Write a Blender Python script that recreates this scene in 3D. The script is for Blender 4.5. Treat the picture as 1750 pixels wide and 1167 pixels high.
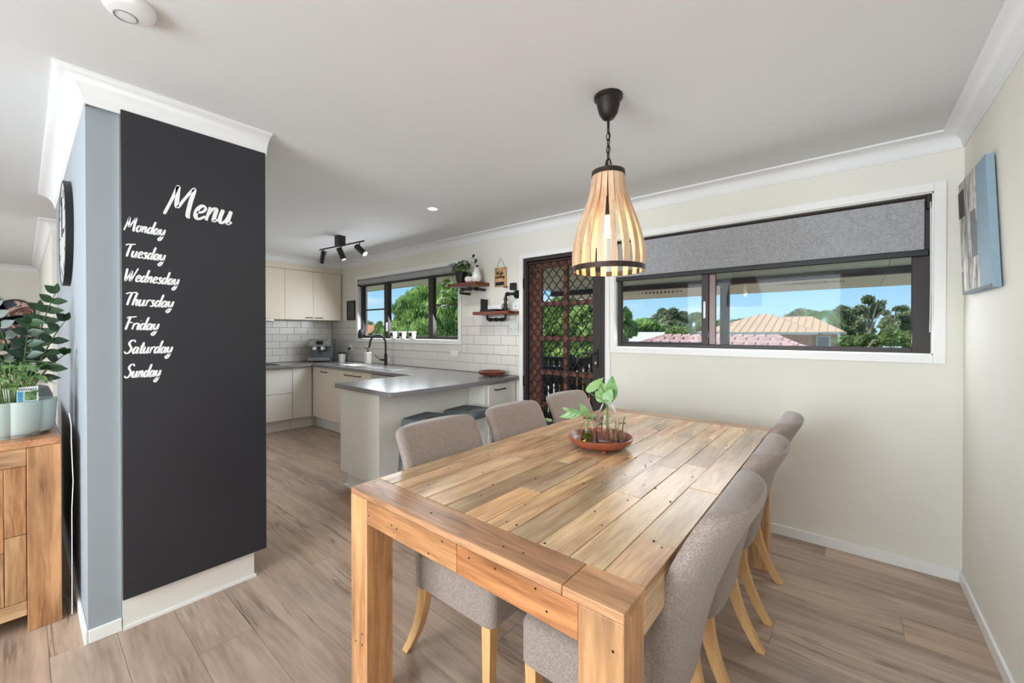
import bpy, bmesh, math, random
import numpy as np
from mathutils import Vector, Matrix
PI = math.pi
random.seed(7)
for o in list(bpy.data.objects): bpy.data.objects.remove(o)
scene = bpy.context.scene
COL = scene.collection

# ---------------------------------------------------------------- camera
cam_d = bpy.data.cameras.new('camera'); cam = bpy.data.objects.new('camera', cam_d); COL.objects.link(cam)
F_PX = 692.8
cam_d.sensor_width = 36; cam_d.lens = F_PX / 1750 * 36
cam_d.shift_y = (571.37 - 583.5) / 1750
cam_d.clip_start = 0.05; cam_d.clip_end = 400
cam.location = (0, 0, 1.30)
cam.rotation_euler = (PI / 2 - 0.0056, 0, 0.691464)
scene.camera = cam

# ---------------------------------------------------------------- world, sun, lights, exposure
scene.view_settings.view_transform = 'Standard'
scene.view_settings.look = 'None'
scene.view_settings.exposure = 0.12
scene.view_settings.gamma = 1.0
scene.view_settings.use_curve_mapping = False
world = bpy.data.worlds.new('sky'); scene.world = world; world.use_nodes = True
wn = world.node_tree.nodes; wl = world.node_tree.links; wn.clear()
w_out = wn.new('ShaderNodeOutputWorld'); w_bg = wn.new('ShaderNodeBackground')
w_tc = wn.new('ShaderNodeTexCoord'); w_sep = wn.new('ShaderNodeSeparateXYZ')
w_r = wn.new('ShaderNodeValToRGB')
w_r.color_ramp.elements[0].position = 0.0; w_r.color_ramp.elements[0].color = (0.50, 0.78, 0.95, 1)
w_r.color_ramp.elements[1].position = 0.5; w_r.color_ramp.elements[1].color = (0.13, 0.36, 0.80, 1)
e = w_r.color_ramp.elements.new(0.10); e.color = (0.30, 0.62, 0.93, 1)
w_map = wn.new('ShaderNodeMapping'); w_map.inputs['Scale'].default_value = (1, 1, 3.2)
w_n = wn.new('ShaderNodeTexNoise'); w_n.inputs['Scale'].default_value = 3.4; w_n.inputs['Detail'].default_value = 6
w_cr = wn.new('ShaderNodeValToRGB')
w_cr.color_ramp.elements[0].position = 0.55; w_cr.color_ramp.elements[0].color = (0, 0, 0, 1)
w_cr.color_ramp.elements[1].position = 0.68; w_cr.color_ramp.elements[1].color = (1, 1, 1, 1)
w_mix = wn.new('ShaderNodeMixRGB'); w_mix.inputs[2].default_value = (0.88, 0.88, 0.92, 1)
wl.new(w_tc.outputs['Generated'], w_sep.inputs[0]); wl.new(w_sep.outputs['Z'], w_r.inputs[0])
wl.new(w_tc.outputs['Generated'], w_map.inputs[0]); wl.new(w_map.outputs[0], w_n.inputs['Vector'])
wl.new(w_n.outputs[0], w_cr.inputs[0]); wl.new(w_cr.outputs[0], w_mix.inputs[0])
wl.new(w_r.outputs[0], w_mix.inputs[1]); wl.new(w_mix.outputs[0], w_bg.inputs[0])
w_bg.inputs['Strength'].default_value = 1.0
wl.new(w_bg.outputs[0], w_out.inputs[0])

def light(name, kind, loc, rot, energy, color=(1, 1, 1), size=1, size_y=None, angle=None):
    d = bpy.data.lights.new(name, kind); d.energy = energy; d.color = color
    if kind == 'AREA':
        d.size = size
        if size_y: d.shape = 'RECTANGLE'; d.size_y = size_y
    if kind == 'POINT': d.shadow_soft_size = size
    if kind == 'SPOT': d.shadow_soft_size = 0.03; d.spot_size = size; d.spot_blend = 0.6
    if angle is not None: d.angle = angle
    o = bpy.data.objects.new(name, d); COL.objects.link(o); o.location = loc; o.rotation_euler = rot
    return o
light('sun', 'SUN', (0, 0, 20), (math.radians(42), 0, math.radians(-28)), 4.2, (1.0, 0.95, 0.86), angle=0.01)
# area lights added before solid walls, standing in for unseen living-room windows
light('rear_daylight_fill', 'AREA', (-1.4, -3.0, 1.45), (PI / 2, 0, 0), 190, (0.82, 0.92, 1.0), 2.6, 1.8)
light('living_daylight_fill', 'AREA', (-6.8, -3.0, 1.4), (PI / 2, 0, 0), 55, (0.88, 0.94, 1.0), 3.2, 1.8)
light('kitchen_daylight_fill', 'AREA', (-4.4, 3.085, 1.62), (-1.1, 0, 0), 30, (0.88, 0.95, 1.0), 1.9, 0.7)  # area light added just inside the kitchen window to strengthen its daylight
light('dining_daylight_fill', 'AREA', (-0.56, 3.08, 1.45), (-1.2, 0, 0), 10, (0.88, 0.95, 1.0), 1.7, 0.45)  # added area light in front of the dining window, supplementing the sky

# ---------------------------------------------------------------- materials
def srgb(h):
    h = h.lstrip('#'); c = [int(h[i:i + 2], 16) / 255 for i in (0, 2, 4)]
    return tuple(x / 12.92 if x <= .04045 else ((x + .055) / 1.055) ** 2.4 for x in c) + (1,)
def nodes(name):
    m = bpy.data.materials.new(name); m.use_nodes = True
    n = m.node_tree.nodes; l = m.node_tree.links
    return m, n, l, n['Principled BSDF']
def mat(name, col, rough=0.5, metal=0.0, var=0.06, vscale=3.0, bump=0.0, bscale=120.0, coat=0, spec=None, stretch=None):
    m, n, l, b = nodes(name)
    c = srgb(col)
    tc = n.new('ShaderNodeTexCoord'); mp = n.new('ShaderNodeMapping'); l.new(tc.outputs['Object'], mp.inputs[0])
    if stretch: mp.inputs['Scale'].default_value = stretch
    nz = n.new('ShaderNodeTexNoise'); nz.inputs['Scale'].default_value = vscale; nz.inputs['Detail'].default_value = 4
    l.new(mp.outputs[0], nz.inputs['Vector'])
    r = n.new('ShaderNodeValToRGB')
    r.color_ramp.elements[0].position = .3; r.color_ramp.elements[1].position = .7
    r.color_ramp.elements[0].color = tuple(x * (1 - var) for x in c[:3]) + (1,)
    r.color_ramp.elements[1].color = tuple(min(1, x * (1 + var)) for x in c[:3]) + (1,)
    l.new(nz.outputs[0], r.inputs[0]); l.new(r.outputs[0], b.inputs['Base Color'])
    b.inputs['Roughness'].default_value = rough; b.inputs['Metallic'].default_value = metal
    if coat: b.inputs['Coat Weight'].default_value = coat
    if spec is not None: b.inputs['Specular IOR Level'].default_value = spec
    if bump:
        n2 = n.new('ShaderNodeTexNoise'); n2.inputs['Scale'].default_value = bscale; n2.inputs['Detail'].default_value = 3
        l.new(mp.outputs[0], n2.inputs['Vector'])
        bp = n.new('ShaderNodeBump'); bp.inputs['Strength'].default_value = bump; bp.inputs['Distance'].default_value = .002
        l.new(n2.outputs[0], bp.inputs['Height']); l.new(bp.outputs[0], b.inputs['Normal'])
    return m
def wood(name, dark, light_, axis, rough=0.35, scale=14.0, tint=True, knots=0.35, cracks=0.0, bump=.12, spec=.5):
    """grain along axis; obj.color tints the piece"""
    m, n, l, b = nodes(name)
    tc = n.new('ShaderNodeTexCoord'); oi = n.new('ShaderNodeObjectInfo')
    add = n.new('ShaderNodeVectorMath'); add.operation = 'MULTIPLY_ADD'
    comb = n.new('ShaderNodeCombineXYZ')
    for i in range(3): l.new(oi.outputs['Random'], comb.inputs[i])
    l.new(comb.outputs[0], add.inputs[0]); add.inputs[1].default_value = (37, 53, 71); l.new(tc.outputs['Object'], add.inputs[2])
    mp = n.new('ShaderNodeMapping'); l.new(add.outputs[0], mp.inputs[0])
    s = [scale, scale, scale]; s['xyz'.index(axis)] = scale * .09
    mp.inputs['Scale'].default_value = s
    n1 = n.new('ShaderNodeTexNoise'); n1.inputs['Scale'].default_value = 1; n1.inputs['Detail'].default_value = 8; n1.inputs['Roughness'].default_value = .62; n1.inputs['Distortion'].default_value = .7
    n2 = n.new('ShaderNodeTexNoise'); n2.inputs['Scale'].default_value = 7.0; n2.inputs['Detail'].default_value = 4
    l.new(mp.outputs[0], n1.inputs['Vector']); l.new(mp.outputs[0], n2.inputs['Vector'])
    mx = n.new('ShaderNodeMath'); mx.operation = 'MULTIPLY_ADD'; mx.inputs[1].default_value = .35
    l.new(n2.outputs[0], mx.inputs[0]); l.new(n1.outputs[0], mx.inputs[2])
    r = n.new('ShaderNodeValToRGB'); r.color_ramp.elements[0].position = .42; r.color_ramp.elements[1].position = .82
    r.color_ramp.elements[0].color = srgb(dark); r.color_ramp.elements[1].color = srgb(light_)
    l.new(mx.outputs[0], r.inputs[0])
    out = r.outputs[0]
    if knots:
        n3 = n.new('ShaderNodeTexNoise'); n3.inputs['Scale'].default_value = 2.3; n3.inputs['Detail'].default_value = 3
        mp3 = n.new('ShaderNodeMapping'); s3 = [3.0] * 3; s3['xyz'.index(axis)] = 1.1; mp3.inputs['Scale'].default_value = s3
        l.new(add.outputs[0], mp3.inputs[0]); l.new(mp3.outputs[0], n3.inputs['Vector'])
        r3 = n.new('ShaderNodeValToRGB'); r3.color_ramp.elements[0].position = .5; r3.color_ramp.elements[0].color = (1, 1, 1, 1)
        r3.color_ramp.elements[1].position = .78; r3.color_ramp.elements[1].color = (1 - knots, 1 - knots * .98, 1 - knots * .9, 1)
        l.new(n3.outputs[0], r3.inputs[0])
        mm = n.new('ShaderNodeMixRGB'); mm.blend_type = 'MULTIPLY'; mm.inputs[0].default_value = 1
        l.new(out, mm.inputs[1]); l.new(r3.outputs[0], mm.inputs[2]); out = mm.outputs[0]
    if cracks:
        mp4 = n.new('ShaderNodeMapping'); s4 = [13.0] * 3; s4['xyz'.index(axis)] = .8; mp4.inputs['Scale'].default_value = s4
        l.new(add.outputs[0], mp4.inputs[0])
        n4 = n.new('ShaderNodeTexNoise'); n4.inputs['Scale'].default_value = 1.0; n4.inputs['Detail'].default_value = 5; n4.inputs['Distortion'].default_value = .1
        l.new(mp4.outputs[0], n4.inputs['Vector'])
        a = n.new('ShaderNodeMath'); a.operation = 'SUBTRACT'; a.inputs[1].default_value = .5; l.new(n4.outputs[0], a.inputs[0])
        ab = n.new('ShaderNodeMath'); ab.operation = 'ABSOLUTE'; l.new(a.outputs[0], ab.inputs[0])
        n5 = n.new('ShaderNodeTexNoise'); n5.inputs['Scale'].default_value = 1.7; l.new(add.outputs[0], n5.inputs['Vector'])
        r5 = n.new('ShaderNodeValToRGB'); r5.color_ramp.elements[0].position = .52; r5.color_ramp.elements[1].position = .62
        l.new(n5.outputs[0], r5.inputs[0])
        r4 = n.new('ShaderNodeValToRGB'); r4.color_ramp.elements[0].position = .004; r4.color_ramp.elements[0].color = (1, 1, 1, 1)
        r4.color_ramp.elements[1].position = .02; r4.color_ramp.elements[1].color = (0, 0, 0, 1)
        l.new(ab.outputs[0], r4.inputs[0])
        mu = n.new('ShaderNodeMath'); mu.operation = 'MULTIPLY'; l.new(r4.outputs[0], mu.inputs[0]); l.new(r5.outputs[0], mu.inputs[1])
        mc = n.new('ShaderNodeMath'); mc.operation = 'MULTIPLY'; mc.inputs[1].default_value = cracks; l.new(mu.outputs[0], mc.inputs[0])
        mk = n.new('ShaderNodeMixRGB'); mk.inputs[2].default_value = srgb('4a3d35'); l.new(mc.outputs[0], mk.inputs[0]); l.new(out, mk.inputs[1]); out = mk.outputs[0]
    if tint:
        mt = n.new('ShaderNodeMixRGB'); mt.blend_type = 'MULTIPLY'; mt.inputs[0].default_value = 1
        l.new(out, mt.inputs[1]); l.new(oi.outputs['Color'], mt.inputs[2]); out = mt.outputs[0]
    l.new(out, b.inputs['Base Color'])
    b.inputs['Roughness'].default_value = rough; b.inputs['Specular IOR Level'].default_value = spec
    bp = n.new('ShaderNodeBump'); bp.inputs['Strength'].default_value = bump; bp.inputs['Distance'].default_value = .003
    l.new(mx.outputs[0], bp.inputs['Height']); l.new(bp.outputs[0], b.inputs['Normal'])
    return m
def emis(name, col, s):
    m, n, l, b = nodes(name); b.inputs['Emission Color'].default_value = srgb(col); b.inputs['Emission Strength'].default_value = s
    b.inputs['Base Color'].default_value = srgb(col); return m
def pane_mat(name, refl=.07, tint=(1, 1, 1, 1)):
    m = bpy.data.materials.new(name); m.use_nodes = True; n = m.node_tree.nodes; l = m.node_tree.links; n.clear()
    o = n.new('ShaderNodeOutputMaterial'); t = n.new('ShaderNodeBsdfTransparent'); g = n.new('ShaderNodeBsdfGlossy')
    t.inputs[0].default_value = tint; g.inputs['Roughness'].default_value = .02
    x = n.new('ShaderNodeMixShader'); x.inputs[0].default_value = refl
    l.new(t.outputs[0], x.inputs[1]); l.new(g.outputs[0], x.inputs[2]); l.new(x.outputs[0], o.inputs[0]); return m
def glass_mat(name, col='ffffff', rough=0.0):
    m, n, l, b = nodes(name); b.inputs['Base Color'].default_value = srgb(col); b.inputs['Transmission Weight'].default_value = 1
    b.inputs['Roughness'].default_value = rough; b.inputs['IOR'].default_value = 1.25; return m
def leaf_mat(name, c1, c2, scale=1.2, rough=.5, trans=.3, stripes=None):
    m, n, l, b = nodes(name)
    tc = n.new('ShaderNodeTexCoord'); nz = n.new('ShaderNodeTexNoise'); nz.inputs['Scale'].default_value = scale; nz.inputs['Detail'].default_value = 5
    l.new(tc.outputs['Object'], nz.inputs['Vector'])
    r = n.new('ShaderNodeValToRGB'); r.color_ramp.elements[0].position = .35; r.color_ramp.elements[1].position = .65
    r.color_ramp.elements[0].color = srgb(c1); r.color_ramp.elements[1].color = srgb(c2)
    l.new(nz.outputs[0], r.inputs[0]); out = r.outputs[0]
    l.new(out, b.inputs['Base Color']); b.inputs['Roughness'].default_value = rough
    t = n.new('ShaderNodeBsdfTranslucent'); l.new(out, t.inputs[0]); mx = n.new('ShaderNodeMixShader'); mx.inputs[0].default_value = trans
    o = n['Material Output']; l.new(b.outputs[0], mx.inputs[1]); l.new(t.outputs[0], mx.inputs[2]); l.new(mx.outputs[0], o.inputs[0])
    return m
def fabric(name, c1, c2, scale=500, bump=.35, rough=.9):
    m, n, l, b = nodes(name)
    tc = n.new('ShaderNodeTexCoord')
    nz = n.new('ShaderNodeTexNoise'); nz.inputs['Scale'].default_value = scale; nz.inputs['Detail'].default_value = 2; l.new(tc.outputs['Object'], nz.inputs['Vector'])
    n2 = n.new('ShaderNodeTexNoise'); n2.inputs['Scale'].default_value = scale * .25; l.new(tc.outputs['Object'], n2.inputs['Vector'])
    ad = n.new('ShaderNodeMath'); ad.operation = 'MULTIPLY_ADD'; ad.inputs[1].default_value = .3; l.new(n2.outputs[0], ad.inputs[0]); l.new(nz.outputs[0], ad.inputs[2])
    r = n.new('ShaderNodeValToRGB'); r.color_ramp.elements[0].position = .5; r.color_ramp.elements[1].position = .8
    r.color_ramp.elements[0].color = srgb(c1); r.color_ramp.elements[1].color = srgb(c2)
    l.new(ad.outputs[0], r.inputs[0]); l.new(r.outputs[0], b.inputs['Base Color']); b.inputs['Roughness'].default_value = rough
    b.inputs['Specular IOR Level'].default_value = .2; b.inputs['Sheen Weight'].default_value = .25
    bp = n.new('ShaderNodeBump'); bp.inputs['Strength'].default_value = bump; bp.inputs['Distance'].default_value = .002
    l.new(ad.outputs[0], bp.inputs['Height']); l.new(bp.outputs[0], b.inputs['Normal'])
    return m

M = dict(
    wall=mat('cream_wall_paint', 'e4e0d6', .85, var=.015, bump=.04, bscale=60),
    wall_grey=mat('grey_wall_paint', '979ea4', .6, var=.02, bump=.04, bscale=60),
    ceiling=mat('ceiling_paint', 'dddddd', .9, var=.01),
    trim=mat('white_gloss_trim', 'ecebe8', .4, var=.01),
    cornice=mat('cornice_plaster', 'e6e6e6', .7, var=.01),
    chalk=mat('chalkboard_paint', '2a2b31', .36, var=.12, vscale=2.0, bump=.05, bscale=200),
    chalk_ink=mat('white_vinyl', 'f4f4f4', .6, var=.01),
    cab=mat('cream_laminate', 'e6dac6', .45, var=.01),
    cab2=mat('white_laminate', 'e4e0d8', .45, var=.01),
    bench=mat('stone_grey_laminate', '7f7c7d', .2, var=.08, vscale=60, bump=.0),
    tile=mat('glazed_cream_tile', 'dbd6cf', .16, var=.02),
    grout=mat('grey_grout', '7d7a76', .9, var=.05),
    alu=mat('dark_brown_aluminium', '2c2120', .5, var=.1),
    alu2=mat('bronze_aluminium', '6b5550', .35, metal=.3, var=.1),
    blackm=mat('matte_black_metal', '131315', .45, var=.05),
    black=mat('black_plastic', '101011', .5, var=.05),
    gun=mat('gunmetal_steel', '70787c', .36, metal=.5, var=.15, vscale=12),
    steel=mat('brushed_steel', 'b9b9b7', .25, metal=.95, var=.05),
    chrome=mat('chrome', 'e5e5e5', .08, metal=1, var=.0),
    bronze=mat('dark_bronze', '2b211e', .5, metal=.4, var=.2),
    rust=mat('riveted_dark_metal', '3d302b', .55, metal=.5, var=.3, vscale=30),
    white=mat('white_plastic', 'ededed', .35, var=.01),
    ceramic=mat('white_ceramic', 'ece9e4', .3, var=.02),
    sage=mat('sage_glazed_ceramic', 'b4c2bd', .2, var=.05, vscale=10),
    stone_pot=mat('grey_stone_ceramic', 'a09d98', .7, var=.15, vscale=25, bump=.2),
    soil=mat('potting_soil', '2d211a', .95, var=.4, vscale=60, bump=.5),
    lino=fabric('taupe_linen', '7b6c65', 'ad9e94', 620),
    blind=fabric('grey_blind_weave', '8a8a8d', 'b6b6b8', 260, .6),
    legw=wood('light_beech', 'c9965c', 'e2b67e', 'z', .35, 18, tint=False, knots=.1, bump=.04),
    slat=wood('pale_bent_wood', 'b98d68', 'e3c3a2', 'z', .45, 26, tint=False, knots=.1, bump=.05),
    tx=wood('reclaimed_timber_x', '7f5a3e', 'd3a981', 'x', .3, 15, knots=.4, cracks=.5, bump=.2),
    ty=wood('reclaimed_timber_y', '936f51', 'e6caa6', 'y', .27, 15, knots=.4, cracks=.5, bump=.2),
    tz=wood('reclaimed_timber_z', '7f5a3e', 'd8b087', 'z', .35, 15, knots=.4, cracks=.5, bump=.2),
    floor=wood('oak_laminate', '8f7868', 'c4ad9a', 'x', .38, 9, knots=.25, cracks=.6, bump=.05),
    redwood=wood('oiled_red_wood', '451c12', '83402a', 'x', .3, 22, tint=False, knots=.3),
    traywood=wood('cherry_wood', '6a2f1f', 'a0573d', 'x', .28, 14, tint=False, knots=.3),
    doorwood=wood('stained_door_timber', '4d2b22', '7a4836', 'z', .5, 14, tint=False, knots=.1),
    darkwood=wood('dark_stained_deck_timber', '1f1816', '3b2e29', 'z', .6, 14, tint=False, knots=.1),
    ply=wood('laser_cut_plywood', 'b98a5c', 'd7ad7d', 'z', .6, 20, tint=False, knots=.1),
    pane=pane_mat('window_glass', .006),
    pane2=pane_mat('insect_screened_glass', .04),
    glass=glass_mat('clear_bottle_glass'),
    water=glass_mat('green_tinted_water', 'a9b558', .1),
    bulb=emis('lit_bulb', 'ffdca8', 9.0),
    led=emis('lit_led', 'fffaf0', 12.0),
    soffit=mat('cream_soffit_panel', 'e6dbbb', .7, var=.02),
    hole=mat('vent_hole_shadow', '1a1714', .9, var=.02),
    rooftan=mat('tan_corrugated_roof', 'c9a981', .6, var=.08, vscale=2),
    roofpink=mat('weathered_pink_tile', 'b99a92', .8, var=.25, vscale=6),
    roofwhite=mat('white_metal_roof', 'e6e6e6', .5, var=.02),
    brick=mat('orange_brick', 'b5764d', .9, var=.2, vscale=8),
    fascia=mat('green_grey_fascia', '6f7f79', .6, var=.05),
    grass=mat('dry_green_lawn', '7f8c4f', .95, var=.3, vscale=1),
    bark=mat('grey_bark', '8d8174', .9, var=.3, vscale=5),
    stem=mat('green_stem', '6f8a3f', .6, var=.2),
    dstem=mat('dark_stem', '4a5a33', .6, var=.2),
    root=mat('brown_roots', '8a4a2a', .8, var=.2),
    leaf_zz=leaf_mat('dark_glossy_leaf', '1a2c18', '375634', 9, .3, .12),
    leaf_cal=leaf_mat('striped_green_leaf', '2d5a2c', '9cbf7a', 60, .4, .25),
    leaf_lime=leaf_mat('fresh_lime_leaf', '5f9648', 'a3cc8c', 14, .35, .35),
    leaf_pot=leaf_mat('green_pothos_leaf', '2f5320', '6b8f3a', 20, .35, .2),  # mottled mid to dark green, shared by trailing plant and sill seedlings
    f_bright=leaf_mat('bright_weeping_foliage', '54803a', 'bcd67c', 1.6, .6, .35),
    f_mid=leaf_mat('mid_green_foliage', '56733c', '9db36c', .9, .6, .35),
    f_grey=leaf_mat('grey_green_gum_foliage', '66744f', 'a9b48d', .6, .6, .3),
    f_palm=leaf_mat('palm_green', '44702f', '92b560', 1, .5, .3),
    blue=mat('blue_grey_canvas', '8ba1b0', .8, var=.04, vscale=20),
    dgrey=mat('charcoal_canvas_paint', '4c4a4b', .85, var=.12, vscale=40, bump=.3),
    mgrey=mat('mid_grey_canvas_paint', '77787a', .85, var=.12, vscale=40, bump=.3),
    navy=mat('deep_blue_resin', '1f3350', .2, var=.3, vscale=20),
)
def art_mat():
    m, n, l, b = nodes('brushed_white_and_grey_paint')
    tc = n.new('ShaderNodeTexCoord'); mp = n.new('ShaderNodeMapping'); mp.inputs['Scale'].default_value = (8, 22, 5)
    nz = n.new('ShaderNodeTexNoise'); nz.inputs['Scale'].default_value = 1.2; nz.inputs['Detail'].default_value = 9; nz.inputs['Roughness'].default_value = .75
    l.new(tc.outputs['Object'], mp.inputs[0]); l.new(mp.outputs[0], nz.inputs['Vector'])
    r = n.new('ShaderNodeValToRGB'); r.color_ramp.elements[0].position = .38; r.color_ramp.elements[0].color = srgb('55545a')
    r.color_ramp.elements[1].position = .56; r.color_ramp.elements[1].color = srgb('d6d0c6')
    l.new(nz.outputs[0], r.inputs[0]); l.new(r.outputs[0], b.inputs['Base Color']); b.inputs['Roughness'].default_value = .85
    bp = n.new('ShaderNodeBump'); bp.inputs['Strength'].default_value = .5; bp.inputs['Distance'].default_value = .003
    l.new(nz.outputs[0], bp.inputs['Height']); l.new(bp.outputs[0], b.inputs['Normal']); return m
M['brushed'] = art_mat()
def resin_mat():
    m, n, l, b = nodes('marbled_resin')
    tc = n.new('ShaderNodeTexCoord'); nz = n.new('ShaderNodeTexNoise'); nz.inputs['Scale'].default_value = 3.2; nz.inputs['Detail'].default_value = 3; nz.inputs['Distortion'].default_value = 2.5
    l.new(tc.outputs['Object'], nz.inputs['Vector'])
    r = n.new('ShaderNodeValToRGB'); cr = r.color_ramp; cr.elements[0].position = .36; cr.elements[0].color = srgb('14223f')
    cr.elements[1].position = .72; cr.elements[1].color = srgb('1c1a20')
    for p, c in ((.44, '31466b'), (.49, '8a5140'), (.54, 'd9cbbb'), (.6, '9a6a55'), (.65, '5c2f2a')):
        e = cr.elements.new(p); e.color = srgb(c)
    l.new(nz.outputs[0], r.inputs[0]); l.new(r.outputs[0], b.inputs['Base Color']); b.inputs['Roughness'].default_value = .15; return m
M['resin'] = resin_mat()
def clockface_mat():
    m, n, l, b = nodes('textured_silver_clock_face')
    tc = n.new('ShaderNodeTexCoord'); v = n.new('ShaderNodeTexVoronoi'); v.inputs['Scale'].default_value = 45
    l.new(tc.outputs['Object'], v.inputs['Vector'])
    r = n.new('ShaderNodeValToRGB'); r.color_ramp.elements[0].color = srgb('8f8f8b'); r.color_ramp.elements[1].color = srgb('dcdcd8'); r.color_ramp.elements[1].position = .6
    l.new(v.outputs[0], r.inputs[0]); l.new(r.outputs[0], b.inputs['Base Color']); b.inputs['Roughness'].default_value = .3; return m
M['clockface'] = clockface_mat()

# ---------------------------------------------------------------- mesh helpers
class B:
    def __init__(s): s.v = []; s.f = []
    def add(s, vs, fs):
        k = len(s.v); s.v += [tuple(p) for p in vs]; s.f += [tuple(i + k for i in f) for f in fs]; return s
    def box(s, x0, x1, y0, y1, z0, z1, mtx=None):
        vs = [Vector(p) for p in ((x0, y0, z0), (x1, y0, z0), (x1, y1, z0), (x0, y1, z0), (x0, y0, z1), (x1, y0, z1), (x1, y1, z1), (x0, y1, z1))]
        if mtx: vs = [mtx @ p for p in vs]
        return s.add(vs, [(0, 3, 2, 1), (4, 5, 6, 7), (0, 1, 5, 4), (1, 2, 6, 5), (2, 3, 7, 6), (3, 0, 4, 7)])
    def cyl(s, p0, p1, r0, r1=None, n=16, caps=True):
        r1 = r0 if r1 is None else r1
        p0 = Vector(p0); p1 = Vector(p1); d = (p1 - p0).normalized()
        a = d.cross(Vector((0, 0, 1)) if abs(d.z) < .9 else Vector((1, 0, 0))).normalized(); b = d.cross(a)
        vs = []
        for p, r in ((p0, r0), (p1, r1)):
            for i in range(n):
                t = 2 * PI * i / n; vs.append(p + (a * math.cos(t) + b * math.sin(t)) * r)
        fs = [(i, (i + 1) % n, n + (i + 1) % n, n + i) for i in range(n)]
        if caps: fs += [tuple(range(n))[::-1], tuple(range(n, 2 * n))]
        return s.add(vs, fs)
    def tube(s, pts, r, n=10, closed=False):
        pts = [Vector(p) for p in pts]; m = len(pts); vs = []; up = None
        rs = r if isinstance(r, (list, tuple)) else [r] * m
        for i, p in enumerate(pts):
            if closed: d = (pts[(i + 1) % m] - pts[i - 1]).normalized()
            else: d = (pts[min(i + 1, m - 1)] - pts[max(i - 1, 0)]).normalized()
            if up is None: up = d.cross(Vector((0, 0, 1)) if abs(d.z) < .9 else Vector((1, 0, 0))).normalized()
            a = (up - d * up.dot(d)).normalized(); up = a; b = d.cross(a)
            for k in range(n):
                t = 2 * PI * k / n; vs.append(p + (a * math.cos(t) + b * math.sin(t)) * rs[i])
        fs = []
        for i in range(m if closed else m - 1):
            j = (i + 1) % m
            for k in range(n): fs.append((i * n + k, i * n + (k + 1) % n, j * n + (k + 1) % n, j * n + k))
        if not closed: fs += [tuple(range(n))[::-1], tuple(range((m - 1) * n, m * n))]
        return s.add(vs, fs)
    def lathe(s, prof, c=(0, 0, 0), n=32, axis='z', sx=1, sy=1):
        vs = []; m = len(prof)
        for r, h in prof:
            for k in range(n):
                t = 2 * PI * k / n
                p = (r * math.cos(t) * sx, r * math.sin(t) * sy, h)
                if axis == 'y': p = (p[0], h, p[1])
                if axis == 'x': p = (h, p[0], p[1])
                vs.append((c[0] + p[0], c[1] + p[1], c[2] + p[2]))
        fs = [(i * n + k, i * n + (k + 1) % n, (i + 1) * n + (k + 1) % n, (i + 1) * n + k) for i in range(m - 1) for k in range(n)]
        loop = prof[0] == prof[-1]
        if prof[0][0] > 1e-5 and not loop: fs.append(tuple(range(n))[::-1])
        if prof[-1][0] > 1e-5 and not loop: fs.append(tuple(range((m - 1) * n, m * n)))
        return s.add(vs, fs)
    def prism(s, poly, f0, f1):
        """poly list of 2d points; f0,f1 functions mapping (a,b)->3d for the two ends"""
        n = len(poly)
        return s.add([f0(*p) for p in poly] + [f1(*p) for p in poly],
                     [tuple(range(n))[::-1], tuple(range(n, 2 * n))] + [(i, (i + 1) % n, n + (i + 1) % n, n + i) for i in range(n)])
    def mesh(s, name):
        me = bpy.data.meshes.new(name); me.from_pydata(s.v, [], s.f); me.update()
        bm = bmesh.new(); bm.from_mesh(me); bmesh.ops.recalc_face_normals(bm, faces=bm.faces); bm.to_mesh(me); bm.free()
        return me
    def build(s, name, material, parent=None, bevel=0, smooth=False, seg=2, subd=0, kind=None, label=None):
        me = s.mesh(name); return link(name, me, material, parent, bevel, smooth, seg, subd, kind, label)
def link(name, me, material, parent=None, bevel=0, smooth=False, seg=2, subd=0, kind=None, label=None):
    if material and not me.materials: me.materials.append(M[material] if isinstance(material, str) else material)
    o = bpy.data.objects.new(name, me); COL.objects.link(o)
    if parent: par(o, parent)
    if smooth:
        me.polygons.foreach_set('use_smooth', [True] * len(me.polygons))
        if smooth != 'all':
            try: me.set_sharp_from_angle(angle=math.radians(40))
            except Exception: pass
    if bevel:
        b = o.modifiers.new('bevel', 'BEVEL'); b.width = bevel; b.segments = seg; b.limit_method = 'ANGLE'; b.angle_limit = math.radians(35)
        if seg > 1: me.polygons.foreach_set('use_smooth', [True] * len(me.polygons)); b.harden_normals = True
    if subd:
        b = o.modifiers.new('subd', 'SUBSURF'); b.levels = subd; b.render_levels = subd
    if kind: o['kind'] = kind
    if label: o['label'] = label
    return o
def wm(o):
    m = Matrix.Translation(o.location) @ o.rotation_euler.to_matrix().to_4x4()
    if o.parent: m = wm(o.parent) @ o.matrix_parent_inverse @ m
    return m
def par(o, p): o.parent = p; o.matrix_parent_inverse = wm(p).inverted()
def tag(o, label, cat, group=None):
    o['label'] = label; o['category'] = cat
    if group: o['group'] = group
    return o
def thing(name, loc, label, cat, group=None):
    o = bpy.data.objects.new(name, None); o.empty_display_size = .05; COL.objects.link(o); o.location = loc
    return tag(o, label, cat, group)
def copy_tree(o, parent=None):
    c = o.copy(); COL.objects.link(c)
    if parent: c.parent = parent
    for ch in list(o.children): copy_tree(ch, c)
    return c
def struct(b, name, material, **k):
    o = b.build(name, material, kind='structure', **k); return o

# ---------------------------------------------------------------- room
XR, XK, YB, YF, XL, ZC = .462, -6.23, 3.104, -3.2, -10.0, 2.34
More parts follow.
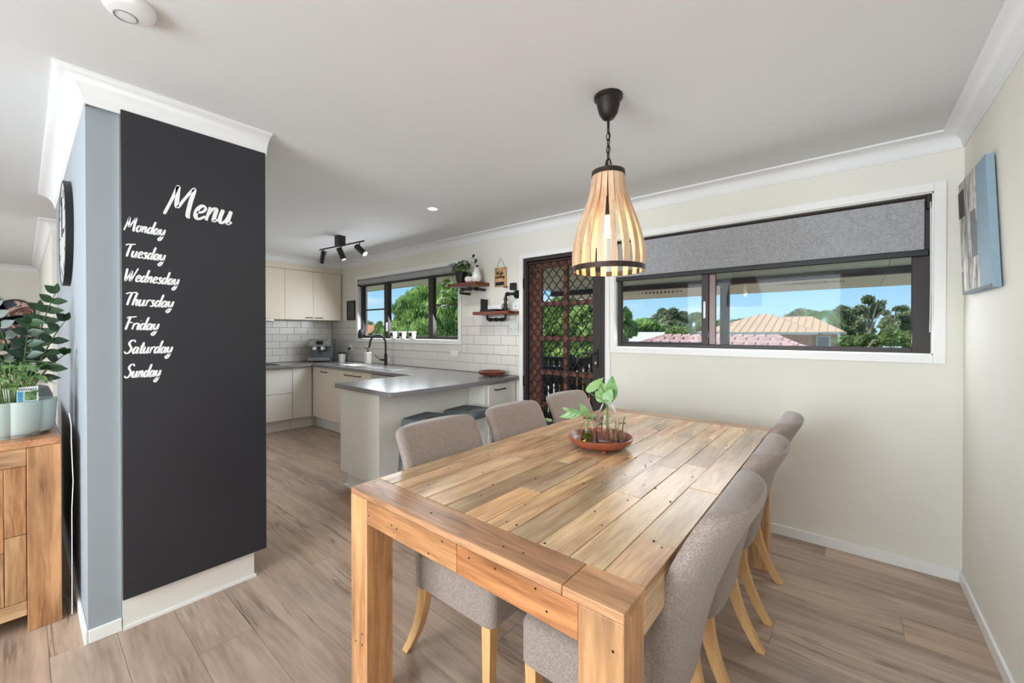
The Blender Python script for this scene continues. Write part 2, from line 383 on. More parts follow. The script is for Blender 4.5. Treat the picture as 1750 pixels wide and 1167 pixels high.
# windows / door openings in the back wall
W1 = (-5.45, -3.34, 1.21, 2.056)      # kitchen
W2 = (-1.47, .352, 1.178, 2.05)       # dining
DR = (-2.425, -1.555, 0.0, 2.01)      # door
b = B()
T0, T1 = YB, YB + .14
def seg(x0, x1, z0, z1): b.box(x0, x1, T0, T1, z0, z1)
seg(XK - .14, W1[0], -.1, ZC); seg(W1[0], W1[1], -.1, W1[2]); seg(W1[0], W1[1], W1[3], ZC)
seg(W1[1], DR[0], -.1, ZC); seg(DR[0], DR[1], -.1, 0); seg(DR[0], DR[1], DR[3], ZC)
seg(DR[1], W2[0], -.1, ZC); seg(W2[0], W2[1], -.1, W2[2]); seg(W2[0], W2[1], W2[3], ZC); seg(W2[1], XR + .14, -.1, ZC)
wall_back = struct(b, 'wall_back', 'wall')
struct(B().box(XR, XR + .14, YF - .1, YB, -.1, ZC), 'wall_right', 'wall')
wall_kitchen = struct(B().box(XK - .14, XK, .27, YB, -.1, ZC), 'wall_kitchen', 'wall')
struct(B().box(XL - .1, XR + .14, YF - .14, YF, -.1, ZC), 'wall_front', 'wall')
struct(B().box(XL - .14, XL, YF, YB, -.1, ZC), 'wall_left', 'wall')
struct(B().box(-4.67, -2.44, .17, .272, 0, ZC), 'wall_divider', 'wall_grey')
struct(B().box(XL, -5.72, .18, .27, 0, ZC), 'wall_hallway', 'wall')
struct(B().box(XL - .2, XR + .2, YF - .2, YB + .14, ZC, ZC + .12), 'ceiling', 'ceiling')
floor = struct(B().box(XL - .2, XR + .2, YF - .2, YB + .14, -.12, -.008), 'floor', 'floor')
# floorboards
bw, bl = .192, 1.9
cache = {}
rnd = random.Random(3)
tints = [(.95, .93, .92), (1.02, .98, .96), (.90, .88, .88), (1.0, .95, .9), (1.05, 1.02, 1.0), (.93, .93, .95)]
y = YF; row = 0
while y < YB - .01:
    off = (row * .73) % bl
    x = XR - off
    segs = []
    if off > .01: segs.append((x, XR))
    while x > XL + .01:
        segs.append((max(x - bl, XL), x)); x -= bl
    y1 = min(y + bw, YB)
    for a, c in segs:
        w, d = round(c - a, 3), round(y1 - y, 3)
        if (w, d) not in cache: cache[(w, d)] = B().box(0, w - .0012, 0, d - .0012, -.008, 0).mesh('floorboard')
        o = link('floorboard', cache[(w, d)], 'floor', None); o.location = (a, y, 0); par(o, floor)
        o.location = (a, y, 0); o.matrix_parent_inverse = Matrix()
        t = rnd.choice(tints); o.color = (*t, 1)
    y = y1; row += 1

# cornices: cove profile
def cornice(name, pts, closed=False, drop=.075, proj=.085):
    """pts: polyline of wall corners in order, room on the LEFT side of travel direction"""
    prof = [(0, 0), (0, -drop - .012), (.006, -drop - .012), (.010, -drop)]
    for i in range(7):
        a = PI / 2 * i / 6
        prof.append((.012 + (proj - .016) * (1 - math.cos(a)), -drop + (drop - .012) * math.sin(a)))
    prof += [(proj, -.010), (proj, 0)]
    n = len(pts); vs = []; m = len(prof)
    for i in range(n):
        p = Vector(pts[i])
        dirs = []
        if i > 0: dirs.append((Vector(pts[i]) - Vector(pts[i - 1])).normalized())
        if i < n - 1: dirs.append((Vector(pts[i + 1]) - Vector(pts[i])).normalized())
        nr = [Vector((-d.y, d.x)) for d in dirs]
        off = nr[0] if len(nr) == 1 else (nr[0] + nr[1]) / (1 + nr[0].dot(nr[1]))
        for u, h in prof: vs.append((p.x + off.x * u, p.y + off.y * u, ZC + h))
    fs = [(i * m + k, i * m + (k + 1) % m, (i + 1) * m + (k + 1) % m, (i + 1) * m + k) for i in range(n - 1) for k in range(m)]
    fs += [tuple(range(m)), tuple(range((n - 1) * m, n * m))[::-1]]
    o = B().add(vs, fs); return struct(o, name, 'cornice', smooth=True)
cornice('trim_1', [(XR, YF), (XR, YB), (-5.92, YB), (-5.92, .27)])
cornice('trim_2', [(-2.415, .84), (-2.415, .17), (-4.67, .17)], drop=.09, proj=.09)
cornice('trim_3', [(-5.72, .5), (-5.72, .18), (XL, .18)])
cornice('trim_4', [(XL, YF), (XL, .18)][::-1])
# skirtings
def base(name, x0, x1, y0, y1, h=.055): return struct(B().box(x0, x1, y0, y1, 0, h), name, 'trim', bevel=.003)
base('baseboard_back', DR[1] + .07, XR, YB - .012, YB, .062)
base('baseboard_right', XR - .012, XR, YF, YB - .012, .062)
base('baseboard_divider_front', -4.67, -2.428, .158, .17)
base('baseboard_divider_end', -2.44, -2.428, .17, .272)
base('baseboard_hallway', XL, -5.72, .168, .18)
# architraves
def frame4(x0, x1, z0, z1, w, y0, y1, bottom=True):
    f = B(); f.box(x0 - w, x0, y0, y1, z0 - (w if bottom else 0), z1 + w); f.box(x1, x1 + w, y0, y1, z0 - (w if bottom else 0), z1 + w)
    f.box(x0, x1, y0, y1, z1, z1 + w)
    if bottom: f.box(x0, x1, y0, y1, z0 - w, z0)
    return f
struct(frame4(*W1, .05, YB - .014, YB), 'trim_5', 'trim', bevel=.002)
struct(frame4(*W2, .046, YB - .014, YB), 'trim_6', 'trim', bevel=.002)
struct(frame4(*DR, .045, YB - .014, YB, False), 'trim_7', 'trim', bevel=.002)
# white reveals
for i, W in enumerate((W1, W2)):
    x0, x1, z0, z1 = W; f = B()
    f.box(x0, x0 + .006, YB, T1 - .05, z0, z1); f.box(x1 - .006, x1, YB, T1 - .05, z0, z1); f.box(x0, x1, YB, T1 - .05, z0, z0 + .006); f.box(x0, x1, YB, T1 - .05, z1 - .006, z1)
    struct(f, 'trim_%d' % (8 + i), 'trim')

# ---- windows
def bar(parent, name, x0, x1, y0, y1, z0, z1, m='alu', bv=.002, **k):
    return B().box(x0, x1, y0, y1, z0, z1).build(name, m, parent, bevel=bv, **k)
w = B(); x0, x1, z0, z1 = W2; fy0, fy1 = YB + .035, YB + .085
w.box(x0 + .006, x0 + .032, fy0, fy1, z0 + .006, z1 - .006); w.box(x1 - .078, x1 - .006, fy0, fy1, z0 + .006, z1 - .006)
w.box(x0 + .032, x1 - .078, fy0, fy1, z0 + .006, z0 + .034); w.box(x0 + .032, x1 - .078, fy0, fy1, z1 - .04, z1 - .006)
win2 = struct(w, 'window_2', 'alu', bevel=.002)
bar(win2, 'sash_stile', -.815, -.768, fy0 - .004, fy1 - .02, z0 + .034, z1 - .04)
bar(win2, 'sash_stile', -.768, -.728, fy0 + .012, fy1, z0 + .034, z1 - .04, 'alu2')
bar(win2, 'glass_pane', x0 + .030, -.81, fy0 + .012, fy0 + .016, z0 + .03, z1 - .035, 'pane', 0)
bar(win2, 'glass_pane', -.73, x1 - .07, fy0 + .034, fy0 + .038, z0 + .03, z1 - .035, 'pane', 0)
bar(win2, 'bottom_sash_rail', x0 + .032, -.815, fy0 - .003, fy0 + .03, z0 + .034, z0 + .046, 'black')
bar(win2, 'window_latch', -.800, -.785, fy0 - .018, fy0 - .004, 1.40, 1.52, 'white', .003)
w = B(); x0, x1, z0, z1 = W1
w.box(x0 + .006, x0 + .05, fy0, fy1, z0 + .006, z1 - .006); w.box(x1 - .03, x1 - .006, fy0, fy1, z0 + .006, z1 - .006)
w.box(x0 + .05, x1 - .03, fy0, fy1, z0 + .006, z0 + .04); w.box(x0 + .05, x1 - .03, fy0, fy1, z1 - .05, z1 - .006)
win1 = struct(w, 'window_1', 'alu', bevel=.002)
bar(win1, 'mullion', -4.85, -4.755, fy0 - .004, fy1, z0 + .04, z1 - .05)
bar(win1, 'mullion', -3.91, -3.825, fy0 - .004, fy1, z0 + .04, z1 - .05)
bar(win1, 'glazing_bar', x0 + .05, -4.85, fy0 + .005, fy1 - .02, 1.605, 1.625)
bar(win1, 'glazing_bar', -3.825, x1 - .03, fy0 + .005, fy1 - .02, 1.61, 1.63)
for a, c in ((x0 + .05, -4.85), (-4.755, -3.91), (-3.825, x1 - .03)): bar(win1, 'glass_pane', a - .004, c + .004, fy0 + .03, fy0 + .034, z0 + .036, z1 - .045, 'pane', 0)
bar(win1, 'window_latch', -4.79, -4.765, fy0 - .018, fy0 - .004, 1.31, 1.43, 'white', .003)

# ---- blinds
t = thing('roller_blind', (-.56, YB + .015, 1.71), 'grey woven roller blind half lowered over the wide dining window', 'blind')
B().box(-1.462, .318, YB + .012, YB + .015, 1.745, 2.02).build('blind_fabric', 'blind', t)
B().box(-1.466, .336, YB + .004, YB + .022, 1.712, 1.748).build('bottom_rail', 'black', t, bevel=.006)
B().cyl((-1.45, YB + .03, 2.018), (.335, YB + .03, 2.018), .018, n=16).build('roller_tube', 'alu', t, smooth=True)
B().box(-1.466, -1.455, YB + .006, YB + .05, 1.965, 2.045).build('bracket', 'black', t, bevel=.002)
B().box(.326, .345, YB + .006, YB + .05, 1.965, 2.045).build('bracket', 'black', t, bevel=.004)
B().tube([(.34, YB + .006, 2.0), (.342, YB + .006, 1.6), (.34, YB + .006, 1.30), (.345, YB + .012, 1.6), (.345, YB + .012, 2.0)], .002, 6).build('pull_chain', 'white', t)
t = thing('roller_blind', (-4.4, YB + .02, 1.98), 'grey roller blind rolled right up above the kitchen sink window', 'blind')
B().cyl((-5.43, YB + .012, 2.01), (-3.36, YB + .012, 2.01), .036, n=20).build('blind_fabric', 'blind', t, smooth=True)
B().box(-5.43, -3.36, YB + .008, YB + .028, 1.945, 1.972).build('bottom_rail', 'black', t, bevel=.004)
B().box(-5.446, -5.43, YB - .02, YB + .05, 1.96, 2.05).build('bracket', 'black', t, bevel=.004)

# ---- doors
x0, x1, z0, z1 = DR
d = struct(frame4(x0 + .04, x1 - .0, z0, z1 - .035, .035, YB - .005, YB + .05, False).box(x1 - .045, x1, YB - .005, YB + .05, 0, z1 - .035), 'door_1', 'alu', bevel=.003)
def gr(x0, x1, z0, z1, y, px=.086, pz=.108, r=.0048):
    g = B(); n = 9
    k = 0; x = x0
    i = 0
    while x0 + i * px / 2 < x1:
        pts = []; steps = int((z1 - z0) / (pz / 8))
        for s_ in range(steps + 1):
            zz = z0 + (z1 - z0) * s_ / steps; c = math.cos(zz / pz * 2 * PI)
            tri = c * .7 + math.copysign(c * c, c) * .3
            xx = x0 + i * px / 2 + (1 if i % 2 else -1) * px / 4 * tri
            pts.append((min(max(xx, x0), x1), y, zz))
        g.tube(pts, r, 5); i += 1
    return g
# screen leaf
sx0, sx1 = x0 + .045, x1 - .047
f = B(); f.box(sx0, sx0 + .008, YB + .0, YB + .03, .03, z1 - .045); f.box(sx1 - .075, sx1, YB + .0, YB + .03, .03, z1 - .045)
f.box(sx0, sx1, YB, YB + .03, .03, .1); f.box(sx0, sx1, YB, YB + .03, z1 - .06, z1 - .045)
f.build('screen_frame', 'alu', d, bevel=.002)
gr(sx0 + .005, sx1 - .07, .09, z1 - .06, YB + .015).build('diamond_grille', 'blackm', d, smooth=True, kind='stuff')
f = B(); f.box(sx1 - .052, sx1 - .02, YB - .014, YB, 1.0, 1.16).cyl((sx1 - .036, YB - .014, 1.115), (sx1 - .036, YB - .05, 1.115), .009).box(sx1 - .15, sx1 - .03, YB - .056, YB - .042, 1.105, 1.127)
f.build('lever_handle', 'blackm', d, bevel=.002)
B().cyl((sx1 - .036, YB - .02, 1.04), (sx1 - .036, YB - .014, 1.04), .011).build('lock_barrel', 'chrome', d)
B().box(x0 + .0, x0 + .012, YB - .012, YB + .0, 1.72, 1.82).build('hinge', 'black', d)
B().box(x0 + .0, x0 + .012, YB - .012, YB + .0, .78, .88).build('hinge', 'black', d)
# glazed timber door behind
dy0, dy1 = YB + .055, YB + .095
d2 = struct(B().box(sx0 - .005, -2.255, dy0, dy1, .02, z1 - .03).box(-1.705, sx1 + .005, dy0, dy1, .02, z1 - .03).box(-2.255, -1.705, dy0, dy1, 1.905, z1 - .03).box(-2.255, -1.705, dy0, dy1, .02, .30), 'door_2', 'doorwood', bevel=.004)
bar(d2, 'glazing_bar', -2.005, -1.965, dy0, dy1, .30, 1.905, 'doorwood')
zs = [.30, .61, .92, 1.24, 1.565, 1.905]
for zz in zs[1:-1]: bar(d2, 'glazing_bar', -2.255, -1.705, dy0 + .003, dy1 - .003, zz - .022, zz + .022, 'doorwood')
for i in range(5):
    bar(d2, 'glass_pane', -2.255, -2.005, dy0 + .018, dy0 + .021, zs[i], zs[i + 1], 'pane', 0)
    bar(d2, 'glass_pane', -1.965, -1.705, dy0 + .018, dy0 + .021, zs[i], zs[i + 1], 'pane', 0)

# ---------------------------------------------------------------- splashback tiles (parts of the walls)
TW, TH, TZ0 = .1955, .0985, .872
def cut(a0, a1, c0, c1, z0, z1, holes):
    """return sub rects of a tile after removing holes (axis aligned, simple clipping)"""
    rects = [(c0, c1, z0, z1)]
    for h in holes:
        new = []
        for r in rects:
            if r[1] <= h[0] or r[0] >= h[1] or r[3] <= h[2] or r[2] >= h[3]: new.append(r); continue
            if r[0] < h[0]: new.append((r[0], h[0], r[2], r[3]))
            if r[1] > h[1]: new.append((h[1], r[1], r[2], r[3]))
            m0, m1 = max(r[0], h[0]), min(r[1], h[1])
            if r[2] < h[2]: new.append((m0, m1, r[2], h[2]))
            if r[3] > h[3]: new.append((m0, m1, h[3], r[3]))
        rects = new
    return rects
def tiles(wall, a0, a1, rows, mk, holes, phase):
    cache = {}
    for r in range(rows):
        z0 = TZ0 + r * TH; z1 = z0 + TH
        a = a0 - TW + ((phase + (r % 2) * TW / 2) % TW)
        while a < a1:
            c0, c1 = max(a, a0), min(a + TW, a1)
            a += TW
            if c1 - c0 < .01: continue
            for (p, q, u, v) in cut(a0, a1, c0, c1, z0, z1, holes):
                if q - p < .012 or v - u < .012: continue
                key = (round(q - p, 3), round(v - u, 3))
                if key not in cache:
                    m = B(); g = .0016; hh = .007; s_ = .002; W_, H_ = key
                    vs = [mk(g, 0, g), mk(W_ - g, 0, g), mk(W_ - g, 0, H_ - g), mk(g, 0, H_ - g),
                          mk(g, hh - s_, g), mk(W_ - g, hh - s_, g), mk(W_ - g, hh - s_, H_ - g), mk(g, hh - s_, H_ - g),
                          mk(g + s_, hh, g + s_), mk(W_ - g - s_, hh, g + s_), mk(W_ - g - s_, hh, H_ - g - s_), mk(g + s_, hh, H_ - g - s_)]
                    m.add(vs, [(0, 1, 2, 3), (8, 9, 10, 11)] + [(i, (i + 1) % 4, 4 + (i + 1) % 4, 4 + i) for i in range(4)] + [(4 + i, 4 + (i + 1) % 4, 8 + (i + 1) % 4, 8 + i) for i in range(4)])
                    cache[key] = m.mesh('tile')
                o = link('tile', cache[key], 'tile'); o.parent = wall
                if mk(1, 0, 0)[0]: o.location = (p, YB - .004, u)
                else: o.location = (XK + .004, p, u)
hol = [(W1[0] - .052, W1[1] + .052, W1[2] - .052, 3)]
tiles(wall_back, XK + .012, DR[0] - .046, 6, lambda a, d_, c: (a, -d_, c), hol, .09)
B().box(XK, W1[0] - .05, YB - .004, YB, .86, 1.463).box(W1[0] - .05, W1[1] + .05, YB - .004, YB, .86, W1[2] - .05).box(W1[1] + .05, DR[0] - .046, YB - .004, YB, .86, 1.463).build('grout', 'grout', wall_back)
tiles(wall_kitchen, .9, YB - .012, 6, lambda a, d_, c: (0 * a + d_, a, c) if True else None, [(0, 0, 0, 0)], .065)
B().box(XK, XK + .004, .9, YB - .004, .86, 1.463).build('grout', 'grout', wall_kitchen)

# ---------------------------------------------------------------- pillar: chalkboard end of the tall cabinet
t = thing('menu_board', (-2.40, .55, .14), 'tall black chalkboard panel lettered Menu with the days of the week', 'chalkboard')
B().box(-2.42, -2.40, .272, .832, .142, 2.255).build('board_panel', 'chalk', t, bevel=.001, seg=1)
t2 = thing('tall_pantry_cabinet', (-3.0, .55, 0), 'white tall pantry cabinet behind the black menu board with its kickboard showing', 'cabinet')
B().box(-3.6, -2.421, .274, .812, .142, 2.255).build('carcass', 'cab2', t2)
B().box(-3.6, -2.43, .274, .782, 0, .14).build('kickboard', 'cab2', t2)
B().box(-2.43, -2.422, .274, .79, 0, .014).build('kick_bead', 'trim', t2)
B().box(-3.0, -2.422, .813, .831, .145, 2.25).build('door', 'cab2', t2, bevel=.001)

G = {
 'M': ([[(0, -.03), (.10, .5), (.17, 1.0), (.22, .8), (.34, .28), (.5, .6), (.72, 1.04), (.73, .5), (.76, .06), (.86, .0)]], .86),
 'T': ([[(-.12, .86), (.1, .97), (.35, .98), (.66, 1.04)], [(.32, .97), (.24, .5), (.2, .0)]], .50),
 'W': ([[(0, .95), (.03, .4), (.10, .0), (.25, .35), (.42, .8), (.42, .35), (.48, .0), (.68, .5), (.86, 1.05)]], .80),
 'F': ([[(-.06, .88), (.15, .97), (.35, .97), (.66, 1.02)], [(.2, .97), (.14, .5), (.08, -.02)], [(.1, .5), (.28, .54), (.46, .55)]], .48),
 'S': ([[(.60, .86), (.5, 1.02), (.26, .98), (.16, .75), (.3, .56), (.42, .36), (.32, .08), (.08, .0), (-.06, .16)]], .52),
 'e': ([[(.06, .22), (.26, .28), (.33, .42), (.2, .5), (.06, .34), (.05, .1), (.18, .0), (.40, .14)]], .37),
 'n': ([[(.06, .5), (.04, .0)], [(.05, .2), (.18, .46), (.3, .46), (.3, .2), (.32, .02), (.44, .1)]], .43),
 'u': ([[(.06, .5), (.03, .15), (.12, .0), (.26, .12), (.36, .46)], [(.37, .5), (.35, .12), (.38, .0), (.5, .1)]], .48),
 'o': ([[(.26, .48), (.1, .44), (.02, .2), (.12, .0), (.28, .08), (.34, .3), (.26, .48), (.42, .42)]], .39),
 'd': ([[(.34, .42), (.18, .48), (.03, .22), (.1, .0), (.26, .1), (.38, .42)], [(.5, 1.0), (.42, .5), (.36, .12), (.4, .0), (.5, .1)]], .48),
 'a': ([[(.36, .42), (.18, .48), (.03, .22), (.1, .0), (.24, .08), (.38, .46)], [(.38, .48), (.36, .12), (.4, .0), (.5, .1)]], .47),
 'y': ([[(.06, .5), (.04, .18), (.14, .04), (.28, .16), (.38, .48)], [(.4, .5), (.36, .1), (.26, -.3), (.1, -.44), (.0, -.32), (.2, -.12), (.42, .04)]], .42),
 's': ([[(.32, .4), (.2, .5), (.1, .4), (.2, .26), (.26, .1), (.12, .0), (-.02, .06)]], .33),
 'h': ([[(.16, 1.0), (.08, .5), (.03, .0)], [(.06, .22), (.2, .46), (.32, .42), (.3, .15), (.34, .01), (.44, .1)]], .43),
 'r': ([[(.07, .5), (.04, .0)], [(.06, .22), (.16, .44), (.26, .5), (.34, .44)]], .33),
 'i': ([[(.1, .5), (.06, .14), (.1, .0), (.2, .08)], [(.17, .70), (.19, .72)]], .2),
 't': ([[(.2, .86), (.12, .4), (.1, .08), (.18, .0), (.3, .1)], [(-.02, .54), (.14, .58), (.34, .6)]], .28),
 'f': ([[(.42, .86), (.32, 1.0), (.22, .8), (.14, .2), (.06, -.4)], [(.0, .45), (.32, .5)]], .3),
 'c': ([[(.32, .4), (.2, .48), (.05, .25), (.12, .0), (.34, .1)]], .34),
 'k': ([[(.16, 1.0), (.04, .0)], [(.34, .5), (.1, .24), (.36, .0)]], .38),
 'g': ([[(.34, .42), (.16, .46), (.04, .22), (.14, .02), (.34, .44)], [(.36, .46), (.3, -.2), (.12, -.42), (.0, -.3)]], .42),
}
def catmull(p, n=6):
    if len(p) < 3: return p
    q = [p[0]] + list(p) + [p[-1]]; out = []
    for i in range(1, len(q) - 2):
        for k in range(n):
            t = k / n
            out.append(tuple(.5 * ((2 * q[i][j]) + (-q[i - 1][j] + q[i + 1][j]) * t + (2 * q[i - 1][j] - 5 * q[i][j] + 4 * q[i + 1][j] - q[i + 2][j]) * t * t + (-q[i - 1][j] + 3 * q[i][j] - 3 * q[i + 1][j] + q[i + 2][j]) * t ** 3) for j in range(2)))
    out.append(p[-1]); return out
def lettering(word, place, width, cap, stroke=.085, slant=.28):
    """place(a,b,d)->3d with a along baseline, b up, d out of the surface"""
    raw = []; x = 0
    for ch in word:
        st, adv = G[ch]
        for s_ in st: raw.append([(px + x, py) for px, py in s_])
        x += adv * 1.13
    sx = width / (x + .05 + slant * .2)
    g = B(); layer = 0
    for s_ in raw:
        pts = catmull(s_); pts = [((px + slant * py) * sx, py * cap) for px, py in pts]
        layer = (layer + 1) % 4; d_ = .0008 + layer * .00025
        L = []; R = []
        m = len(pts)
        for i, p in enumerate(pts):
            q0 = pts[max(i - 1, 0)]; q1 = pts[min(i + 1, m - 1)]
            dx, dy = q1[0] - q0[0], q1[1] - q0[1]; ln = math.hypot(dx, dy) or 1e-6
            nx, ny = -dy / ln, dx / ln
            press = .72 + .38 * max(0, -dy / ln) + .1 * abs(dy / ln)
            w_ = stroke * cap * .5 * press * (1.0 if 0 < i < m - 1 else .7)
            L.append((p[0] + nx * w_, p[1] + ny * w_)); R.append((p[0] - nx * w_, p[1] - ny * w_))
        vs = [place(a, c, d_) for a, c in L] + [place(a, c, d_) for a, c in R]
        vs += [place(a, c, 0.0) for a, c in L] + [place(a, c, 0.0) for a, c in R]
        fs = [(i, i + 1, m + i + 1, m + i) for i in range(m - 1)]
        fs += [(i, i + 1, 2 * m + i + 1, 2 * m + i) for i in range(m - 1)] + [(m + i, m + i + 1, 3 * m + i + 1, 3 * m + i) for i in range(m - 1)]
        g.add(vs, fs)
    return g
def on_board(y, z, tilt=0): return lambda a, c, d_: (-2.3999 + d_, y + a, z + c + a * tilt)
lettering('Menu', on_board(.415, 1.842, -.0), .275, .135, .105).build('lettering', 'chalk_ink', t, label='large white brush lettering reading Menu')
for wd, z, wi in (('Monday', 1.741, .138), ('Tuesday', 1.627, .138), ('Wednesday', 1.522, .187), ('Thursday', 1.417, .167), ('Friday', 1.312, .115), ('Saturday', 1.208, .162), ('Sunday', 1.103, .120)):
    lettering(wd, on_board(.281, z, -.02), wi, .056, .115).build('lettering', 'chalk_ink', t, label='white brush lettering reading ' + wd)

# ---------------------------------------------------------------- kitchen
BT = .87
def handle(parent, p0, p1, out, m='blackm', name='handle'):
    p0 = Vector(p0); p1 = Vector(p1); o = Vector(out)
    h = B(); a0 = p0 + o * .026; a1 = p1 + o * .026
    h.tube([p0, p0 + o * .02, a0 + (p1 - p0) * .06, a1 - (p1 - p0) * .06, p1 + o * .02, p1], .0055, 8)
    return h.build(name, m, parent, smooth=True)
# base cabinets, end run (faces +x)
t = thing('base_cabinet', (-5.94, 2.12, 0), 'white three-drawer base cabinet under the cooktop on the end wall', 'cabinet', 'kitchen base cabinets')
B().box(XK + .01, -5.67, 1.4, 2.276, .15, .83).build('carcass', 'cab2', t)
for z0_, z1_ in ((.155, .494), (.500, .826)):
    B().box(-5.67, -5.652, 1.402, 2.273, z0_, z1_).build('drawer', 'cab2', t, bevel=.0015)
B().box(XK + .01, -5.74, 1.4, 2.276, 0, .15).build('kickboard', 'cab2', t)
t = thing('base_cabinet', (-5.94, 2.42, 0), 'white single-door base cabinet in the inner corner of the end wall run', 'cabinet', 'kitchen base cabinets')
B().box(XK + .01, -5.67, 2.279, 2.52, .15, .83).build('carcass', 'cab2', t)
B().box(-5.67, -5.652, 2.279, 2.53, .155, .826).build('door', 'cab2', t, bevel=.0015)
B().box(XK + .01, -5.74, 2.279, 2.63, 0, .15).build('kickboard', 'cab2', t)
# sink run (faces -y)
def sink_cab(x0, x1, doors, label, drawer=False):
    t = thing('base_cabinet', ((x0 + x1) / 2, 2.82, 0), label, 'cabinet', 'kitchen base cabinets')
    B().box(x0 + .001, x1 - .001, 2.55, YB - .02, .15, .829).build('carcass', 'cab', t)
    for a, c, hx in doors:
        o = B().box(a + .0015, c - .0015, 2.532, 2.55, .155, .826).build('door', 'cab', t, bevel=.0015)
        handle(o, (hx - .075, 2.532, .775), (hx + .075, 2.532, .775), (0, -1, 0))
    B().box(-5.739 if x0 < -5.6 else x0, x1, 2.61, 2.63, 0, .15).build('kickboard', 'cab2', t)
sink_cab(-5.64, -4.97, [(-5.64, -4.97, -5.30)], 'cream single-door base cabinet beside the inner corner under the sink window')
sink_cab(-4.97, -4.18, [(-4.97, -4.575, -4.68), (-4.575, -4.18, -4.47)], 'cream double-door base cabinet directly under the sink')
t = thing('dishwasher', (-3.88, 2.82, 0), 'dark stainless dishwasher tucked under the worktop beside the sink cabinet', 'dishwasher')
B().box(-4.178, -3.582, 2.56, YB - .02, .02, .825).build('body', 'black', t)
B().box(-4.175, -3.585, 2.535, 2.56, .12, .70).build('door', 'steel', t, bevel=.003)
B().box(-4.175, -3.585, 2.530, 2.56, .705, .822).build('control_panel', 'steel', t, bevel=.003)
handle(t, (-4.1, 2.53, .73), (-3.66, 2.53, .73), (0, -1, 0), 'blackm')
t = thing('peninsula_cabinet', (-3.0, 2.3, 0), 'white peninsula cabinet with plain end and back panels behind the black stools', 'cabinet')
B().box(-3.31, -2.752, 1.738, YB - .02, .13, .829).build('carcass', 'cab2', t)
B().box(-3.315, -2.747, 1.72, 1.738, .125, .829).build('end_panel', 'cab2', t, bevel=.002)
B().box(-2.752, -2.736, 1.722, 2.70, .0, .829).build('back_panel', 'cab2', t, bevel=.001)
B().box(-3.27, -2.752, 1.76, YB - .02, 0, .13).build('kickboard', 'cab2', t)
B().box(-3.29, -2.752, 1.735, 1.76, 0, .013).build('kick_bead', 'trim', t)
t = thing('drawer_cabinet', (-2.62, 2.9, 0), 'white drawer cabinet at the wall end of the peninsula beside the dark door', 'cabinet')
B().box(-2.734, -2.522, 2.665, 3.06, .0, .829).build('carcass', 'cab2', t)
for z0_, z1_ in ((.13, .37), (.375, .60), (.605, .82)):
    o = B().box(-2.522, -2.504, 2.70, 2.97, z0_, z1_).build('drawer', 'cab2', t, bevel=.0015)
    handle(o, (-2.504, 2.775, z1_ - .05), (-2.504, 2.905, z1_ - .05), (1, 0, 0))
B().box(-2.522, -2.510, 2.972, 3.085, 0, .829).build('filler_panel', 'cab2', t, bevel=.001)
# worktop: one continuous U
poly = [(XK + .006, 1.4), (-5.60, 1.4), (-5.60, 2.50), (-3.37, 2.50), (-3.345, 1.69), (-3.33, 1.675), (-2.53, 1.655), (-2.50, 1.665), (-2.482, 1.695), (-2.465, YB - .012), (XK + .006, YB - .012)]
t = thing('worktop', (-4.3, 2.8, .83), 'grey stone-look laminate worktop running round the kitchen and over the peninsula', 'worktop')
w = B(); w.prism(poly, lambda a, c: (a, c, .832), lambda a, c: (a, c, BT))
w.build('worktop_slab', 'bench', t, bevel=.006)
# sink
t = thing('kitchen_sink', (-4.45, 2.8, BT), 'stainless steel double-bowl sink with drainer below the kitchen window', 'sink')
SX = (-5.15, -3.88, 2.60, 2.98)
B().box(SX[0], SX[1], SX[2], SX[3], BT, BT + .004).build('sink_deck', 'steel', t, bevel=.002)
def bowl(x0, x1, y0, y1):
    g = B(); zt, zb = BT + .006, BT + .0045
    g.box(x0, x1, y0, y1, zb, zb + .0008)
    for q in ((x0, x1, y0, y0 + .012), (x0, x1, y1 - .012, y1), (x0, x0 + .012, y0, y1), (x1 - .012, x1, y0, y1)): g.box(*q, zb, zt)
    return g
bowl(-4.72, -4.38, 2.64, 2.93).build('bowl', 'steel', t, bevel=.002); bowl(-4.34, -4.12, 2.64, 2.93).build('bowl', 'steel', t, bevel=.002)
for xs in [(-5.1 + .05 * i) for i in range(7)]: B().box(xs, xs + .02, 2.64, 2.93, BT + .004, BT + .008).build('drainer_rib', 'steel', t, bevel=.002)
t = thing('kitchen_tap', (-4.6, 2.99, BT), 'matte black gooseneck tap behind the stainless sink', 'tap')
pts = [(-4.6, 2.995, BT + .004), (-4.6, 2.995, BT + .22)]
for i in range(13):
    a = PI * i / 12; pts.append((-4.6 - .02 * (1 - math.cos(a)), 2.995 - .10 * (1 - math.cos(a)), BT + .28 + .115 * math.sin(a)))
pts.append((-4.645, 2.785, BT + .235))
B().tube(pts, .0125, 14).build('spout', 'blackm', t, smooth=True)
B().cyl((-4.6, 2.995, BT + .004), (-4.6, 2.995, BT + .15), .022, .020, 20).build('tap_body', 'blackm', t, smooth=True)
B().cyl((-4.6, 2.995, BT + .07), (-4.655, 2.95, BT + .075), .015, n=12).tube([(-4.65, 2.952, BT + .075), (-4.68, 2.925, BT + .10), (-4.70, 2.905, BT + .14)], .005, 8).build('lever', 'blackm', t, smooth=True)
t = thing('soap_dispenser', (-4.93, 2.94, BT), 'white square soap bottle with black pump beside the black tap', 'soap dispenser')
zb = BT + .008
B().box(-4.965, -4.895, 2.905, 2.975, zb, zb + .155).build('bottle', 'ceramic', t, bevel=.008)
